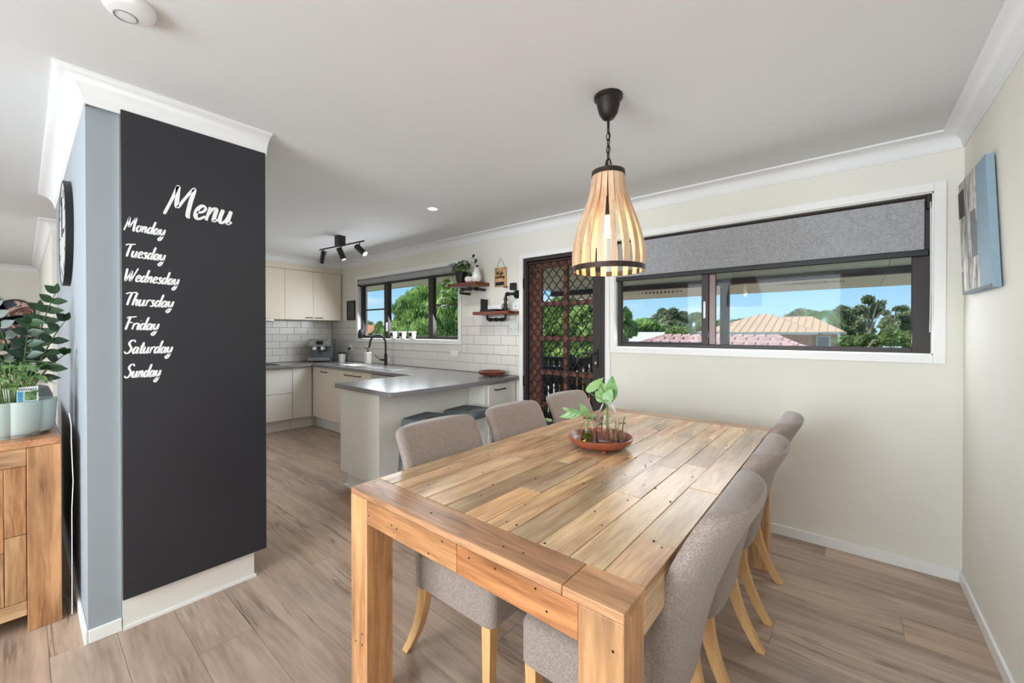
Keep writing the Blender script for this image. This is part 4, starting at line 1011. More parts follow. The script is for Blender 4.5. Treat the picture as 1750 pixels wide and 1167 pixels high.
# tray and bottles
tx_, ty_ = -.885, 1.715
tray = tag(B().lathe([(0, .012), (.10, .012), (.118, .014), (.138, .028), (.147, .045), (.147, .052), (.142, .055), (.136, .050), (.128, .036), (.112, .028), (0, .026)], (tx_, ty_, T), 56).build('wooden_tray', 'traywood', smooth=True), 'round reddish wooden tray with raised rim in the middle of the dining table', 'tray')
for a in range(3):
    q = a * 2.094 - .9; B().cyl((tx_ + .09 * math.cos(q), ty_ + .09 * math.sin(q), T + .001), (tx_ + .09 * math.cos(q), ty_ + .09 * math.sin(q), T + .0135), .012).build('foot', 'traywood', tray, smooth=True)
zt = T + .0265
def bottle(cx, cy, prof, lb, name='glass_bottle', th=.003):
    t = thing(name, (cx, cy, zt), lb, 'bottle')
    inner = [(max(r - th, .0), h + (th if i == 0 else 0)) for i, (r, h) in enumerate(prof)][::-1]
    B().lathe([(0, 0)] + prof + inner + [(0, th)], (cx, cy, zt), 40).build('glass_body', 'glass', t, smooth='all')
    return t
# small bottle
c1 = (-.926, 1.668)
t = bottle(*c1, [(.026, 0), (.030, .004), (.031, .05), (.027, .072), (.019, .088), (.016, .10), (.020, .108), (.020, .115)], 'small clear glass bottle of greenish water with a leafy cutting on the tray')
B().lathe([(0, .004), (.024, .004), (.0268, .008), (.0275, .048), (0, .048)], (*c1, zt), 32).build('water', 'water', t, smooth=True)
st = B(); lf = B(); rt = B()
st.tube([(*c1, zt + .02), (c1[0] - .004, c1[1], zt + .10), (c1[0] - .03, c1[1] - .01, zt + .13), (c1[0] - .06, c1[1] - .03, zt + .135)], .002, 6)
st.tube([(*c1, zt + .02), (c1[0] + .002, c1[1], zt + .11), (c1[0] + .0, c1[1] + .0, zt + .145)], .002, 6)
tocam = Vector((.46, -.88, .25))
for k in range(7):
    a = k - 3; leaf(lf, (c1[0] - .025 - .007 * k, c1[1] - .010 - .006 * k, zt + .128 + .002 * k), (-.8, -.4, .5 * (-1) ** k + .1), .045, .018, .2, tocam)
leaf(lf, (c1[0] - .03, c1[1] - .012, zt + .128), (-.85, -.45, -.05), .10, .035, .15, tocam)
leaf(lf, (c1[0], c1[1], zt + .12), (-.45, -.3, 1.1), .085, .032, .2, tocam); leaf(lf, (c1[0] + .01, c1[1], zt + .10), (.35, .3, .9), .05, .016, .2, tocam)
rr = random.Random(5)
for k in range(16):
    a = rr.uniform(0, 2 * PI); a2 = a + rr.uniform(-1, 1)
    rt.tube([(*c1, zt + .04), (c1[0] + .02 * math.cos(a), c1[1] + .02 * math.sin(a), zt + .028), (c1[0] + .026 * math.cos(a2), c1[1] + .026 * math.sin(a2), zt + .012)], .0012, 5)
st.build('stem', 'stem', t, smooth=True); lf.build('leaf', 'leaf_lime', t, smooth=True); rt.build('roots', 'stem', t, kind='stuff')
# large bottle
c2 = (-.848, 1.712)
t = bottle(*c2, [(.046, 0), (.052, .006), (.052, .10), (.048, .105), (.050, .112), (.040, .145), (.026, .175), (.021, .185), (.024, .192), (.024, .200)], 'large clear glass bottle with round green leaves and brown roots on the tray', 'large_glass_bottle')
st = B(); lf = B(); rt = B()
st.tube([(c2[0] - .003, c2[1], zt + .05), (c2[0] - .004, c2[1], zt + .14), (c2[0] - .002, c2[1], zt + .22), (c2[0] + .01, c2[1] + .01, zt + .25)], .0032, 7)
st.tube([(c2[0] + .004, c2[1], zt + .05), (c2[0] + .003, c2[1], zt + .15), (c2[0] - .005, c2[1], zt + .21), (c2[0] - .03, c2[1] - .02, zt + .27)], .0028, 7)
st.tube([(c2[0] + .030, c2[1] + .018, zt + .01), (c2[0] + .032, c2[1] + .02, zt + .10)], .003, 7)
st.build('stem', 'stem', t, smooth=True)
for k in range(7):
    a = rr.uniform(0, 2 * PI); rt.tube([(c2[0], c2[1], zt + .08), (c2[0] + .008 * math.cos(a), c2[1] + .008 * math.sin(a), zt + .05), (c2[0] + .018 * math.cos(a), c2[1] + .018 * math.sin(a), zt + .008)], .0022, 5)
rt.build('roots', 'root', t)
def big_leaf(base, d, L, W_, droop, up=(0, 0, 1)): leaf(lf, base, d, L, W_, droop, up, .12, 9)
V2 = Vector((c2[0], c2[1], zt)); tocam = Vector((.46, -.88, .1))
big_leaf(V2 + Vector((.006, .01, .19)), (.10, .05, 1), .115, .062, -.05, tocam)
big_leaf(V2 + Vector((-.012, 0, .20)), (-.28, -.1, 1), .10, .045, 0, tocam)
big_leaf(V2 + Vector((.0, -.02, .185)), (.25, .1, .75), .08, .05, .1, (.3, -.7, .6))
big_leaf(V2 + Vector((-.01, 0, .19)), (-.6, -.3, .75), .07, .055, .1, tocam)
big_leaf(V2 + Vector((-.075, -.06, .235)), (.65, .75, .62), .10, .045, -.12, (.5, -.8, .9))
st2 = B().tube([V2 + Vector((-.01, 0, .19)), V2 + Vector((-.05, -.03, .215)), V2 + Vector((-.075, -.06, .235))], .002, 6); st2.build('leaf_stalk', 'stem', t)
lf.build('leaf', 'leaf_lime', t, smooth=True)
c3 = (-.800, 1.768)
t = bottle(*c3, [(.017, 0), (.020, .003), (.020, .07), (.014, .085), (.016, .09)], 'slim small glass vial with a bare green stem beside the large bottle', 'glass_vial', .002)
B().tube([(*c3, zt + .01), (c3[0], c3[1], zt + .07), (c3[0] + .01, c3[1], zt + .12)], .003, 6).build('stem', 'stem', t)
t = thing('dark_leaf_cutting', (-1.0, 1.78, zt), 'small dark-leaved sprig lying between the glass bottles', 'plant cutting')
lf = B()
for k in range(9):
    a = k * 2.4; leaf(lf, (-.905 + .015 * math.cos(a), 1.765 + .012 * math.sin(a), zt + .055 + .006 * k), (math.cos(a), math.sin(a), .4), .04, .02, .3)
lf.build('leaf', 'leaf_zz', t); B().tube([(-.905, 1.765, zt + .001), (-.905, 1.765, zt + .10)], .002, 5).build('stem', 'dstem', t)

# ---------------------------------------------------------------- chairs (local: +u = away from the table, front edge at u=0)
def chair_proto():
    t = bpy.data.objects.new('dining_chair', None); COL.objects.link(t)
    hw = .215
    # seat
    g = B()
    def rrect(u0, u1, w_, r, z, n=5):
        pts = []
        for (cu, cw, a0) in ((u0 + r, -w_ + r, PI), (u1 - .01, -w_ + .01, 1.5 * PI), (u1 - .01, w_ - .01, 0), (u0 + r, w_ - r, .5 * PI)):
            rad = r if cu == u0 + r else .01
            for k in range(n): a = a0 + PI / 2 * k / (n - 1); pts.append((cu + rad * math.cos(a), cw + rad * math.sin(a), z))
        return pts
    rings = [rrect(.012, .375, hw - .012, .03, .305), rrect(0, .375, hw, .035, .318), rrect(0, .375, hw, .035, .43), rrect(.008, .375, hw - .008, .035, .446), rrect(.03, .375, hw - .03, .035, .457)]
    n = len(rings[0]); vs = [p for r in rings for p in r]
    fs = [(i * n + k, i * n + (k + 1) % n, (i + 1) * n + (k + 1) % n, (i + 1) * n + k) for i in range(len(rings) - 1) for k in range(n)] + [tuple(range(n))[::-1], tuple(range(4 * n, 5 * n))]
    g.add(vs, fs).build('seat', 'lino', t, smooth=True)
    # backrest: rings of cross-sections
    def uf(z):    # rear edge line
        zs_ = [.30, .45, .60, .70, .76, .84, .90]; us = [.405, .420, .442, .468, .490, .528, .562]
        return float(np.interp(z, zs_, us))
    g = B(); vs = []; N = 14
    heights = [(z, 1) for z in np.linspace(.335, .865, 14)]
    rc = .035
    heights = [(.30, .0)] + [(.312, 1)] + heights + [(.865 + rc * math.sin(a), None) for a in np.linspace(.15, PI / 2, 7)]
    ai = list(np.linspace(.15, PI / 2, 7)); ringn = 0
    for z, kk in heights:
        w_ = hw; thick = .046; bulge = .052 * min(1, max(.25, (z - .2) / .5))
        if kk is None:
            a = ai[ringn]; ringn += 1; w_ = hw - rc + rc * math.cos(a); s_ = max(.62, math.cos(a) ** .35) ; thick *= s_; bulge *= (.4 + .6 * s_)
        if kk == 0: w_ -= .012; thick *= .6
        ur = uf(min(z, .9)); ufr = ur - .046 + (.046 - thick) * .5
        ring = []
        for k in range(N + 1): # front from -w to w
            s = -1 + 2 * k / N; ring.append((ufr + .008 * (1 - s * s) * (min(1, (.9 - z) / .25) if z < .9 else 0), s * w_, z))
        for k in range(1, N): # rear back
            s = 1 - 2 * k / N; ring.append((ufr + thick + bulge * (1 - abs(s) ** 2.4) - .012 * abs(s) ** 8, s * (w_ + .0), z))
        ring.append((ufr + thick - .012, -w_, z)); ring.insert(N + 1, (ufr + thick - .012, w_, z))
        vs += ring; n = len(ring)
    m = len(vs) // n
    fs = [(i * n + k, i * n + (k + 1) % n, (i + 1) * n + (k + 1) % n, (i + 1) * n + k) for i in range(m - 1) for k in range(n)] + [tuple(range(n))[::-1], tuple(range((m - 1) * n, m * n))]
    g.add(vs, fs).build('backrest', 'lino', t, smooth='all')
    for s in (-1, 1):
        w0 = s * (hw - .030)
        g = B(); a, c = .020, .015
        g.add([(.035 - c + .004, w0 - c, 0), (.035 + c + .004, w0 - c, 0), (.035 + c + .004, w0 + c, 0), (.035 - c + .004, w0 + c, 0), (.035 - a, w0 - a, .31), (.035 + a, w0 - a, .31), (.035 + a, w0 + a, .31), (.035 - a, w0 + a, .31)],
              [(0, 3, 2, 1), (4, 5, 6, 7), (0, 1, 5, 4), (1, 2, 6, 5), (2, 3, 7, 6), (3, 0, 4, 7)]).build('leg', 'legw', t, bevel=.002)
        g = B(); vs = []
        for i in range(9):
            q = i / 8; z = .33 * (1 - q); u = .375 + .115 * q ** 1.9; hw_ = .024 - .008 * q; ww = .017 - .002 * q
            w1 = w0 + s * .006 * q
            vs += [(u - hw_, w1 - ww, z), (u + hw_, w1 - ww, z), (u + hw_, w1 + ww, z), (u - hw_, w1 + ww, z)]
        fs = [(i * 4 + k, i * 4 + (k + 1) % 4, (i + 1) * 4 + (k + 1) % 4, (i + 1) * 4 + k) for i in range(8) for k in range(4)] + [(0, 1, 2, 3), (32, 33, 34, 35)]
        g.add(vs, fs).build('leg', 'legw', t, bevel=.002)
    for o in t.children: o.matrix_parent_inverse = Matrix()
    return t
ch = chair_proto()
chairs = [(-.895, 1.19, PI, 'nearest taupe linen dining chair on the kitchen side, its legs seen under the table'),
          (-.895, 1.725, PI, 'middle taupe linen dining chair on the kitchen side, in front of a black stool'),
          (-.895, 2.275, PI, 'farthest taupe linen dining chair on the kitchen side, in front of the dark door'),
          (-.757, 1.16, 0, 'taupe linen dining chair nearest the camera on the window-wall side, back turned to the viewer'),
          (-.757, 1.72, 0, 'middle taupe linen dining chair of the three on the right of the table'),
          (-.757, 2.305, 0, 'farthest taupe linen dining chair on the right of the table, nearest the white wall')]
for i, (x, y, rz, lb) in enumerate(chairs):
    c = ch if i == 0 else copy_tree(ch)
    c.location = (x, y, 0); c.rotation_euler = (0, 0, rz); tag(c, lb, 'chair', 'dining chairs around the table')

# ---------------------------------------------------------------- stools
def stool_proto():
    t = bpy.data.objects.new('metal_stool', None); COL.objects.link(t)
    H = .65; s = .155; g = B()
    def rs(w_, r, z, n=5):
        pts = []
        for cu, cw, a0 in ((w_ - r, w_ - r, 0), (-w_ + r, w_ - r, .5 * PI), (-w_ + r, -w_ + r, PI), (w_ - r, -w_ + r, 1.5 * PI)):
            for k in range(n): a = a0 + PI / 2 * k / (n - 1); pts.append((cu + r * math.cos(a), cw + r * math.sin(a), z))
        return pts
    rings = [rs(s + .006, .03, H - .055), rs(s + .004, .03, H - .02), rs(s, .03, H - .006), rs(s - .006, .028, H), rs(s - .016, .022, H - .002), rs(s - .022, .02, H - .007), rs(.001, .0005, H - .008)]
    n = len(rings[0]); vs = [p for r in rings for p in r]
    fs = [(i * n + k, i * n + (k + 1) % n, (i + 1) * n + (k + 1) % n, (i + 1) * n + k) for i in range(len(rings) - 1) for k in range(n)]
    g.add(vs, fs).build('seat', 'gun', t, smooth=True)
    B().box(-.012, .012, -.038, .038, H - .0085, H - .0065).build('grip_hole', 'black', t, bevel=.004)
    for sx_ in (-1, 1):
        for sy_ in (-1, 1):
            a = s - .004; b_ = .183; w_ = .036
            g = B(); top = [(a, a), (a - w_, a), (a - w_, a - .004), (a - .004, a - .004), (a - .004, a - w_), (a, a - w_)]
            w2 = .024; bot = [(b_, b_), (b_ - w2, b_), (b_ - w2, b_ - .004), (b_ - .004, b_ - .004), (b_ - .004, b_ - w2), (b_, b_ - w2)]
            vs = [(sx_ * p, sy_ * q, H - .03) for p, q in top] + [(sx_ * p, sy_ * q, 0.0) for p, q in bot]
            g.add(vs, [(0, 1, 2, 3, 4, 5), (11, 10, 9, 8, 7, 6)] + [(i, (i + 1) % 6, 6 + (i + 1) % 6, 6 + i) for i in range(6)]).build('leg', 'gun', t)
    zf = .22; rr_ = .168
    for a_, c_ in (((-rr_, -rr_), (rr_, -rr_)), ((rr_, -rr_), (rr_, rr_)), ((rr_, rr_), (-rr_, rr_)), ((-rr_, rr_), (-rr_, -rr_))):
        B().tube([(a_[0], a_[1], zf), (c_[0], c_[1], zf)], .006, 8).build('footrest', 'gun', t)
    B().tube([(-s + .01, -s + .01, H - .06), (s - .01, s - .01, H - .06)], .005, 6).tube([(s - .01, -s + .01, H - .06), (-s + .01, s - .01, H - .06)], .005, 6).build('cross_brace', 'gun', t)
    for o in t.children: o.matrix_parent_inverse = Matrix()
    return t
s1 = stool_proto(); s1.location = (-2.475, 2.0, 0); s1.rotation_euler = (0, 0, math.radians(14)); tag(s1, 'black metal bar stool nearer the peninsula end, left of the pair', 'stool', 'metal stools at the peninsula')
s2 = copy_tree(s1); s2.location = (-2.47, 2.405, 0); s2.rotation_euler = (0, 0, math.radians(8)); tag(s2, 'black metal bar stool in front of the white drawers, right of the pair', 'stool', 'metal stools at the peninsula')

# ---------------------------------------------------------------- wall art on the right wall
t = thing('canvas_painting', (XR, 2.6, 1.76), 'abstract canvas in blue-grey, charcoal and brushed white on the right wall', 'painting')
A = lambda y, z, d_: (XR - d_, y, z)
# (measured outline; canvas leans slightly off level)
tl, tr, br_, bl_ = Vector((3.03, 2.04)), Vector((2.52, 2.03)), Vector((2.40, 1.475)), Vector((2.90, 1.48))
def cpt(u, v): p = (tl * (1 - u) + tr * u) * (1 - v) + (bl_ * (1 - u) + br_ * u) * v; return p
def patch(name, u0, v0, u1, v1, m, d0, d1):
    q = [cpt(u0, v0), cpt(u1, v0), cpt(u1, v1), cpt(u0, v1)]
    return B().prism([tuple(p) for p in q], lambda a, c: (XR - d0, a, c), lambda a, c: (XR - d1, a, c)).build(name, m, t)
patch('canvas', 0, 0, 1, 1, 'blue', .006, .030)
patch('brushed_field', 0, 0, .64, 1.0, 'brushed', .0295, .032)
patch('painted_band', .26, .0, .30, .97, 'navy', .031, .0326)
patch('painted_block', .0, .08, .22, .32, 'dgrey', .031, .0345)
patch('painted_block', .44, .34, .62, .72, 'mgrey', .031, .0335)
patch('painted_band', .0, .80, .05, 1.0, 'mgrey', .031, .0335)
patch('painted_edge', .0, .975, 1.0, 1.0, 'mgrey', .031, .0337)

# ---------------------------------------------------------------- clock on the grey wall
ccx, ccz = -3.32, 1.84; wy = .17
t = thing('wall_clock', (ccx, wy, ccz), 'large round clock with textured silver face and black rim on the grey wall', 'clock')
B().lathe([(.276, -.001), (.285, -.001), (.285, -.028), (.276, -.030), (.276, -.001)], (ccx, wy, ccz), 56, 'y').build('rim', 'black', t, smooth=True)
B().lathe([(0, -.001), (.277, -.001), (.277, -.027), (0, -.027)], (ccx, wy, ccz), 56, 'y').build('clock_face', 'clockface', t, smooth=True)
B().box(ccx - .006, ccx + .006, wy - .031, wy - .028, ccz - .02, ccz + .20).build('minute_hand', 'black', t)
B().box(ccx - .02, ccx + .14, wy - .030, wy - .027, ccz - .007, ccz + .007).build('hour_hand', 'black', t)
g = B()
for k in range(12):
    a = k * PI / 6; c_, s_ = math.cos(a), math.sin(a)
    g.box(-.004, .004, wy - .0285, wy - .026, .20, .245, mtx=Matrix.Translation((ccx, 0, ccz)) @ Matrix.Rotation(a, 4, 'Y'))
g.build('hour_mark', 'black', t)

# ---------------------------------------------------------------- sideboard
SXr, SYr, SH = -2.73, .11, .83
t = thing('sideboard', (-3.4, -.12, 0), 'reclaimed-timber sideboard against the grey wall carrying the planter', 'sideboard')
def sp_(name, m, col, *a):
    o = B().box(*a).build(name, m, t, bevel=.003); o.color = (*col, 1); return o
x1 = SXr; x0 = x1 - 1.5; y1 = SYr; y0 = y1 - .45
sp_('top', 'tx', (1.0, .80, .70), x0, x1, y0, y1, SH - .03, SH)
for (a, c) in ((x1 - .07, y1 - .10), (x1 - .07, y0), (x0, y1 - .10), (x0, y0)): sp_('leg', 'tz', (.98, .80, .66), a, a + .07, c, c + .10, 0, SH - .031)
sp_('rail', 'ty', (1.0, .82, .68), x1 - .05, x1 - .012, y0 + .101, y1 - .101, SH - .11, SH - .031)
sp_('rail', 'ty', (1.0, .9, .78), x1 - .05, x1 - .012, y0 + .101, y1 - .101, .07, .13)
cols_ = [((1.08, .92, .76), (.80, .74, .64)), ((1.0, .88, .78), (1.08, .84, .62)), ((.95, .8, .7), (1.0, .9, .8))]
w_ = (y1 - .101 - y0 - .101) / 4
for k in range(4):
    ya = y1 - .101 - (k + 1) * w_; zz = [.42, .36, .50, .40][k]; cc = cols_[k % 3]
    sp_('panel_board', 'tz', cc[1] if k == 0 else cc[0], x1 - .035, x1 - .02, ya + .001, ya + w_ - .001, .131, zz)
    sp_('panel_board', 'tz', cc[0] if k == 0 else cc[1], x1 - .035, x1 - .02, ya + .001, ya + w_ - .001, zz + .002, SH - .111)
sp_('back_panel', 'tx', (.9, .8, .7), x0 + .07, x1 - .07, y1 - .03, y1 - .01, .08, SH - .031)
for k in range(3):
    dw = (1.5 - .14) / 3
    o = sp_('door', 'tz', (1.0, .84, .68), x0 + .07 + k * dw + .003, x0 + .07 + (k + 1) * dw - .003, y0 + .005, y0 + .03, .10, SH - .035)
    B().cyl((x0 + .07 + (k + 1) * dw - .05, y0 + .005, .5), (x0 + .07 + (k + 1) * dw - .05, y0 - .02, .5), .012).build('knob', 'blackm', o)
sp_('bottom_shelf', 'tx', (.9, .8, .7), x0 + .07, x1 - .05, y0 + .03, y1 - .03, .08, .10)
t = thing('hanging_cable', (-2.70, .14, 0), 'thin white cord dangling behind the sideboard beside the grey wall', 'cable')
B().tube([(-2.735, .135, .93), (-2.715, .14, .88), (-2.71, .14, .80), (-2.70, .142, .70), (-2.715, .145, .62), (-2.705, .14, .5), (-2.71, .14, .3), (-2.73, .14, .01)], .0016, 6).build('cord', 'white', t, smooth=True)
# planter
pcx, pcy = -2.90, -.035
t = thing('scalloped_planter', (pcx, pcy, SH), 'pale sage scalloped ceramic planter holding a striped-leaf plant on the sideboard', 'planter')
def scal(r, h, n=96, off=0):
    pts = []
    for k in range(n):
        a = 2 * PI * k / n; rr_ = r * (1 - .10 * abs(math.sin(4 * a)) ** .5 * 0 - .11 * (1 - abs(math.sin(4 * a)) ** .6)) ; pts.append((pcx + rr_ * math.cos(a) * .82, pcy + rr_ * math.sin(a) * 1.1, SH + h))
    return pts
rings = [scal(.085, 0), scal(.088, .012), scal(.112, .016), scal(.125, .03), scal(.132, .15), scal(.134, .16), scal(.128, .162), scal(.122, .15), scal(.120, .13)]
n = 96; vs = [p for r in rings for p in r]
B().add(vs, [(i * n + k, i * n + (k + 1) % n, (i + 1) * n + (k + 1) % n, (i + 1) * n + k) for i in range(len(rings) - 1) for k in range(n)] + [tuple(range(n))[::-1], tuple(range(8 * n, 9 * n))]).build('pot', 'sage', t, smooth=True)
B().add(scal(.119, .135), [tuple(range(n))]).build('soil', 'soil', t)
rr = random.Random(21); lf = B(); st = B()
for k in range(46):
    a = rr.uniform(0, 2 * PI); R = rr.uniform(.01, .045); H_ = rr.uniform(.06, .20)
    b0 = Vector((pcx + R * math.cos(a), pcy + R * math.sin(a), SH + .14)); out = Vector((math.cos(a), math.sin(a) * 1.1, 0))
    p = b0 + out * rr.uniform(.01, .06) + Vector((0, 0, H_)); st.tube([b0, (b0 + p) / 2 + Vector((0, 0, .02)), p], .0018, 5)
    leaf(lf, p, out + Vector((rr.uniform(-.3, .3), rr.uniform(-.3, .3), rr.uniform(-.1, .6))), rr.uniform(.07, .11), rr.uniform(.032, .046), .45)
st.build('stem', 'stem', t, kind='stuff'); lf.build('foliage', 'leaf_cal', t, smooth=True, kind='stuff')
tg = B().add([(pcx + .095, pcy + .035, SH + .155), (pcx + .088, pcy + .085, SH + .155), (pcx + .080, pcy + .088, SH + .215), (pcx + .087, pcy + .038, SH + .215)], [(0, 1, 2, 3)])
tagp = thing('plant_tag', (pcx + .09, pcy + .06, SH + .155), 'blue and white plant care tag with a leaf picture stuck in the sage planter', 'plant tag')
def tgp(u, v, d_): # u 0..1 width, v 0..1 height
    return Vector((pcx + .100 - .010 * u - .006 * v + d_, pcy + .018 + .062 * u, SH + .155 + .072 * v))
def tq(name, u0, u1, v0, v1, d_, m):
    B().add([tgp(u0, v0, d_), tgp(u1, v0, d_), tgp(u1, v1, d_), tgp(u0, v1, d_), tgp(u0, v0, d_ - .0008), tgp(u1, v0, d_ - .0008), tgp(u1, v1, d_ - .0008), tgp(u0, v1, d_ - .0008)], [(0, 1, 2, 3), (7, 6, 5, 4), (0, 4, 5, 1), (1, 5, 6, 2), (2, 6, 7, 3), (3, 7, 4, 0)]).build(name, m, tagp)
M['cyan'] = mat('cyan_print', '3fa7d6', .5, var=.02)
tq('tag_card', 0, 1, 0, 1, 0, 'white'); tq('blue_panel', .03, .30, .03, .72, .001, 'cyan'); tq('blue_panel', .30, .97, .03, .12, .001, 'cyan'); tq('leaf_picture', .36, .92, .16, .70, .001, 'leaf_cal')
g = B()
for k in range(4):
    g.add([tgp(.10, .10 + .15 * k, .0016), tgp(.22, .10 + .15 * k, .0016), tgp(.22, .17 + .15 * k, .0016), tgp(.10, .17 + .15 * k, .0016)], [(0, 1, 2, 3)])
for k in range(8): g.add([tgp(.08 + .11 * k, .80, .0016), tgp(.15 + .11 * k, .80, .0016), tgp(.15 + .11 * k, .88, .0016), tgp(.08 + .11 * k, .88, .0016)], [(0, 1, 2, 3)])
g.build('printed_marks', 'mgrey', tagp, kind='stuff')
# grey pot with ZZ plant behind
zx, zy = -3.20, -.00
t = thing('grey_pot_plant', (zx, zy, SH), 'tall glossy-leaved plant in a round grey stone pot behind the sage planter', 'pot plant')
B().lathe([(.06, 0), (.09, .02), (.105, .08), (.10, .15), (.085, .19), (.075, .195), (.07, .185), (.07, .17), (0, .17)], (zx, zy, SH), 32).build('pot', 'stone_pot', t, smooth=True)
lf = B(); st = B()
from math import sin, cos
stems = [((-.02, .01), (.10, .10, .50), 11), ((.0, .02), (.16, .135, .36), 8), ((.02, -.01), (.12, -.10, .46), 10), ((-.01, -.02), (.08, -.22, .40), 9), ((.02, .0), (.20, .02, .34), 8), ((-.03, 0), (-.05, .06, .42), 8), ((.0, -.03), (.05, -.34, .44), 9), ((.03, .02), (.24, .15, .20), 5), ((0, 0), (.15, -.15, .3), 7)]
for (dx, dy), (ex, ey, ez), nl in stems:
    b0 = Vector((zx + dx, zy + dy, SH + .17)); b1 = b0 + Vector((ex, ey, ez)); mid = b0 + Vector((ex * .35, ey * .35, ez * .62))
    if b1.y > .14: b1.y = .14
    pts = []
    for i in range(9):
        q = i / 8; pts.append(b0 * (1 - q) ** 2 + mid * 2 * q * (1 - q) + b1 * q * q)
    st.tube(pts, [.006 - .0045 * i / 8 for i in range(9)], 7)
    nl = max(4, int(nl * .72))
    for i in range(nl):
        q = .30 + .70 * i / (nl - 1); p = b0 * (1 - q) ** 2 + mid * 2 * q * (1 - q) + b1 * q * q
        tn = (2 * (1 - q) * (mid - b0) + 2 * q * (b1 - mid)).normalized(); sd = Vector((0.15, 1, 0)) - tn * Vector((0.15, 1, 0)).dot(tn); sd.normalize()
        for s_ in (-1, 1):
            L = .085 - .025 * q
            d_ = sd * s_ + tn * .55 + Vector((.15, 0, .05))
            if p.y + d_.normalized().y * L > .16: continue
            leaf(lf, p, d_, L, .040, .12, (1, 0, .4))
    leaf(lf, b1, tn + Vector((0, -.2, 0)), .06, .026, .1, (1, 0, .4))
st.build('stem', 'dstem', t, smooth=True); lf.build('leaf', 'leaf_zz', t, smooth=True, kind='stuff')
# round wall decor in the living area, leaning on the far wall
def disc(y, z, r, m, lb, nm='round_wall_art', x=XL):
    t = thing(nm, (x, y, z), lb, 'wall decor', 'round wall pieces in the living room')
    B().lathe([(0, .001), (r - .02, .001), (r - .02, .022), (0, .022)], (x, y, z), 48, 'x').build('disc', m, t, smooth=True)
    B().lathe([(r - .02, .001), (r, .001), (r, .03), (r - .02, .03), (r - .02, .001)], (x, y, z), 48, 'x').build('rim', 'black', t, smooth=True)
disc(.01 - .075, 1.61, .20, 'resin', 'small round marbled wall piece above the big one past the plant leaves')
disc(-.02, 1.27, .30, 'resin', 'large round marbled wall piece behind the tall plant leaves')
M['mirror'] = mat('mirror_glass', 'c9d6d2', .05, metal=1, var=.0)
disc(-.42, 1.62, .28, 'mirror', 'round mirror at the left edge of the view behind the plant', 'round_mirror')

# ---------------------------------------------------------------- outside
GZ = -2.7
B().box(-90, 60, YB + .3, 140, GZ - .2, GZ).build('lawn', 'grass', kind='structure')
patio = thing('patio_roof', (-1, 5, 2.2), 'cream lined patio roof with dark beam seen through the dining window', 'patio roof')
PX0, PX1 = -3.6, 1.6
def quadbox(y0, z0, y1, z1, th, x0=PX0, x1=PX1):
    return B().prism([(y0, z0), (y1, z1), (y1, z1 + th), (y0, z0 + th)], lambda a, c: (x0, a, c), lambda a, c: (x1, a, c))
xs = np.linspace(PX0, PX1, 5)
for i in range(4):
    quadbox(T1, 2.26, 5.30, 1.93, .02, xs[i] + .002, xs[i + 1] - .002).build('soffit_panel', 'soffit', patio)
    quadbox(5.40, 1.875, 6.80, 1.875, .02, xs[i] + .002, xs[i + 1] - .002).build('soffit_panel', 'soffit', patio)
B().box(PX0, PX1, 5.30, 5.40, 1.862, 1.935).build('beam', 'alu', patio)
B().box(PX0, PX1, 6.80, 6.83, 1.868, 1.99).build('fascia', 'soffit', patio)
quadbox(T1, 2.32, 6.85, 2.0, .04, PX0 - .05, PX1 + .05).build('roof_sheet', 'roofwhite', patio)
g = B()
for cx_ in (-2.1, -.34):
    for i in range(12):
        for j in range(5):
            x = cx_ + (i - 5.5) * .055 + (j % 2) * .027; y = 5.88 + (j - 2) * .07
            if abs(i - 5.5) / 6 + abs(j - 2) / 4.2 > 1: continue
            z = 1.875; g.box(x - .009, x + .009, y - .018, y + .018, z - .003, z + .002)
g.build('vent_hole', 'hole', patio, kind='stuff')
t = tag(B().box(-1.175, -1.085, 5.31, 5.40, -.15, 1.862).build('patio_post', 'alu', bevel=.004), 'dark brown patio post standing behind the dining window', 'post')
struct(B().box(XK - 1, -3.7, T1, 4.30, 2.10, 2.12), 'eave_soffit', 'soffit'); struct(B().box(XK - 1, -3.7, 4.30, 4.33, 2.09, 2.28), 'eave_fascia', 'soffit')
struct(B().box(-5.2, 1.6, T1, 5.45, -.25, -.15), 'deck', 'darkwood')
t = thing('balustrade', (-2.6, 4.9, -.15), 'dark timber balustrade and stair rail seen through the mesh door', 'balustrade')
B().box(-5.2, -2.35, 5.33, 5.42, .86, .91).build('top_rail', 'darkwood', t, bevel=.004)
B().box(-5.2, 1.6, 5.36, 5.40, -.08, -.02).build('bottom_rail', 'darkwood', t)
B().box(-2.35, 1.6, 5.33, 5.42, .86, .91).build('top_rail', 'darkwood', t, bevel=.004)
sm_ = B().box(0, .075, 0, .02, -.02, .86).mesh('slat')
x = -5.15
while x < 1.55:
    o = link('slat', sm_, 'darkwood', t); o.parent = t; o.matrix_parent_inverse = Matrix.Translation(-Vector(t.location)); o.location = (x, 5.37, 0); x += .105
g = B().prism([(-3.35, .55), (-2.2, 1.15), (-2.2, 1.07), (-3.35, .47)], lambda a, c: (a, 4.55, c), lambda a, c: (a, 4.62, c)); g.build('stair_rail', 'darkwood', t)
B().box(-3.30, -2.85, 4.50, 4.56, .62, .84).build('rail_board', 'darkwood', t)
B().box(-2.84, -2.74, 4.50, 4.60, -.15, 1.0).build('newel_post', 'darkwood', t)

M['bounce_concrete'] = mat('pale_bounce_concrete', 'cfcac0', .9, var=.05)
struct(B().box(-14, 8, 5.6, 11.5, GZ, GZ + .05), 'bounce_pad', 'bounce_concrete')  # pale slab added to bounce sunlight up onto the patio soffit
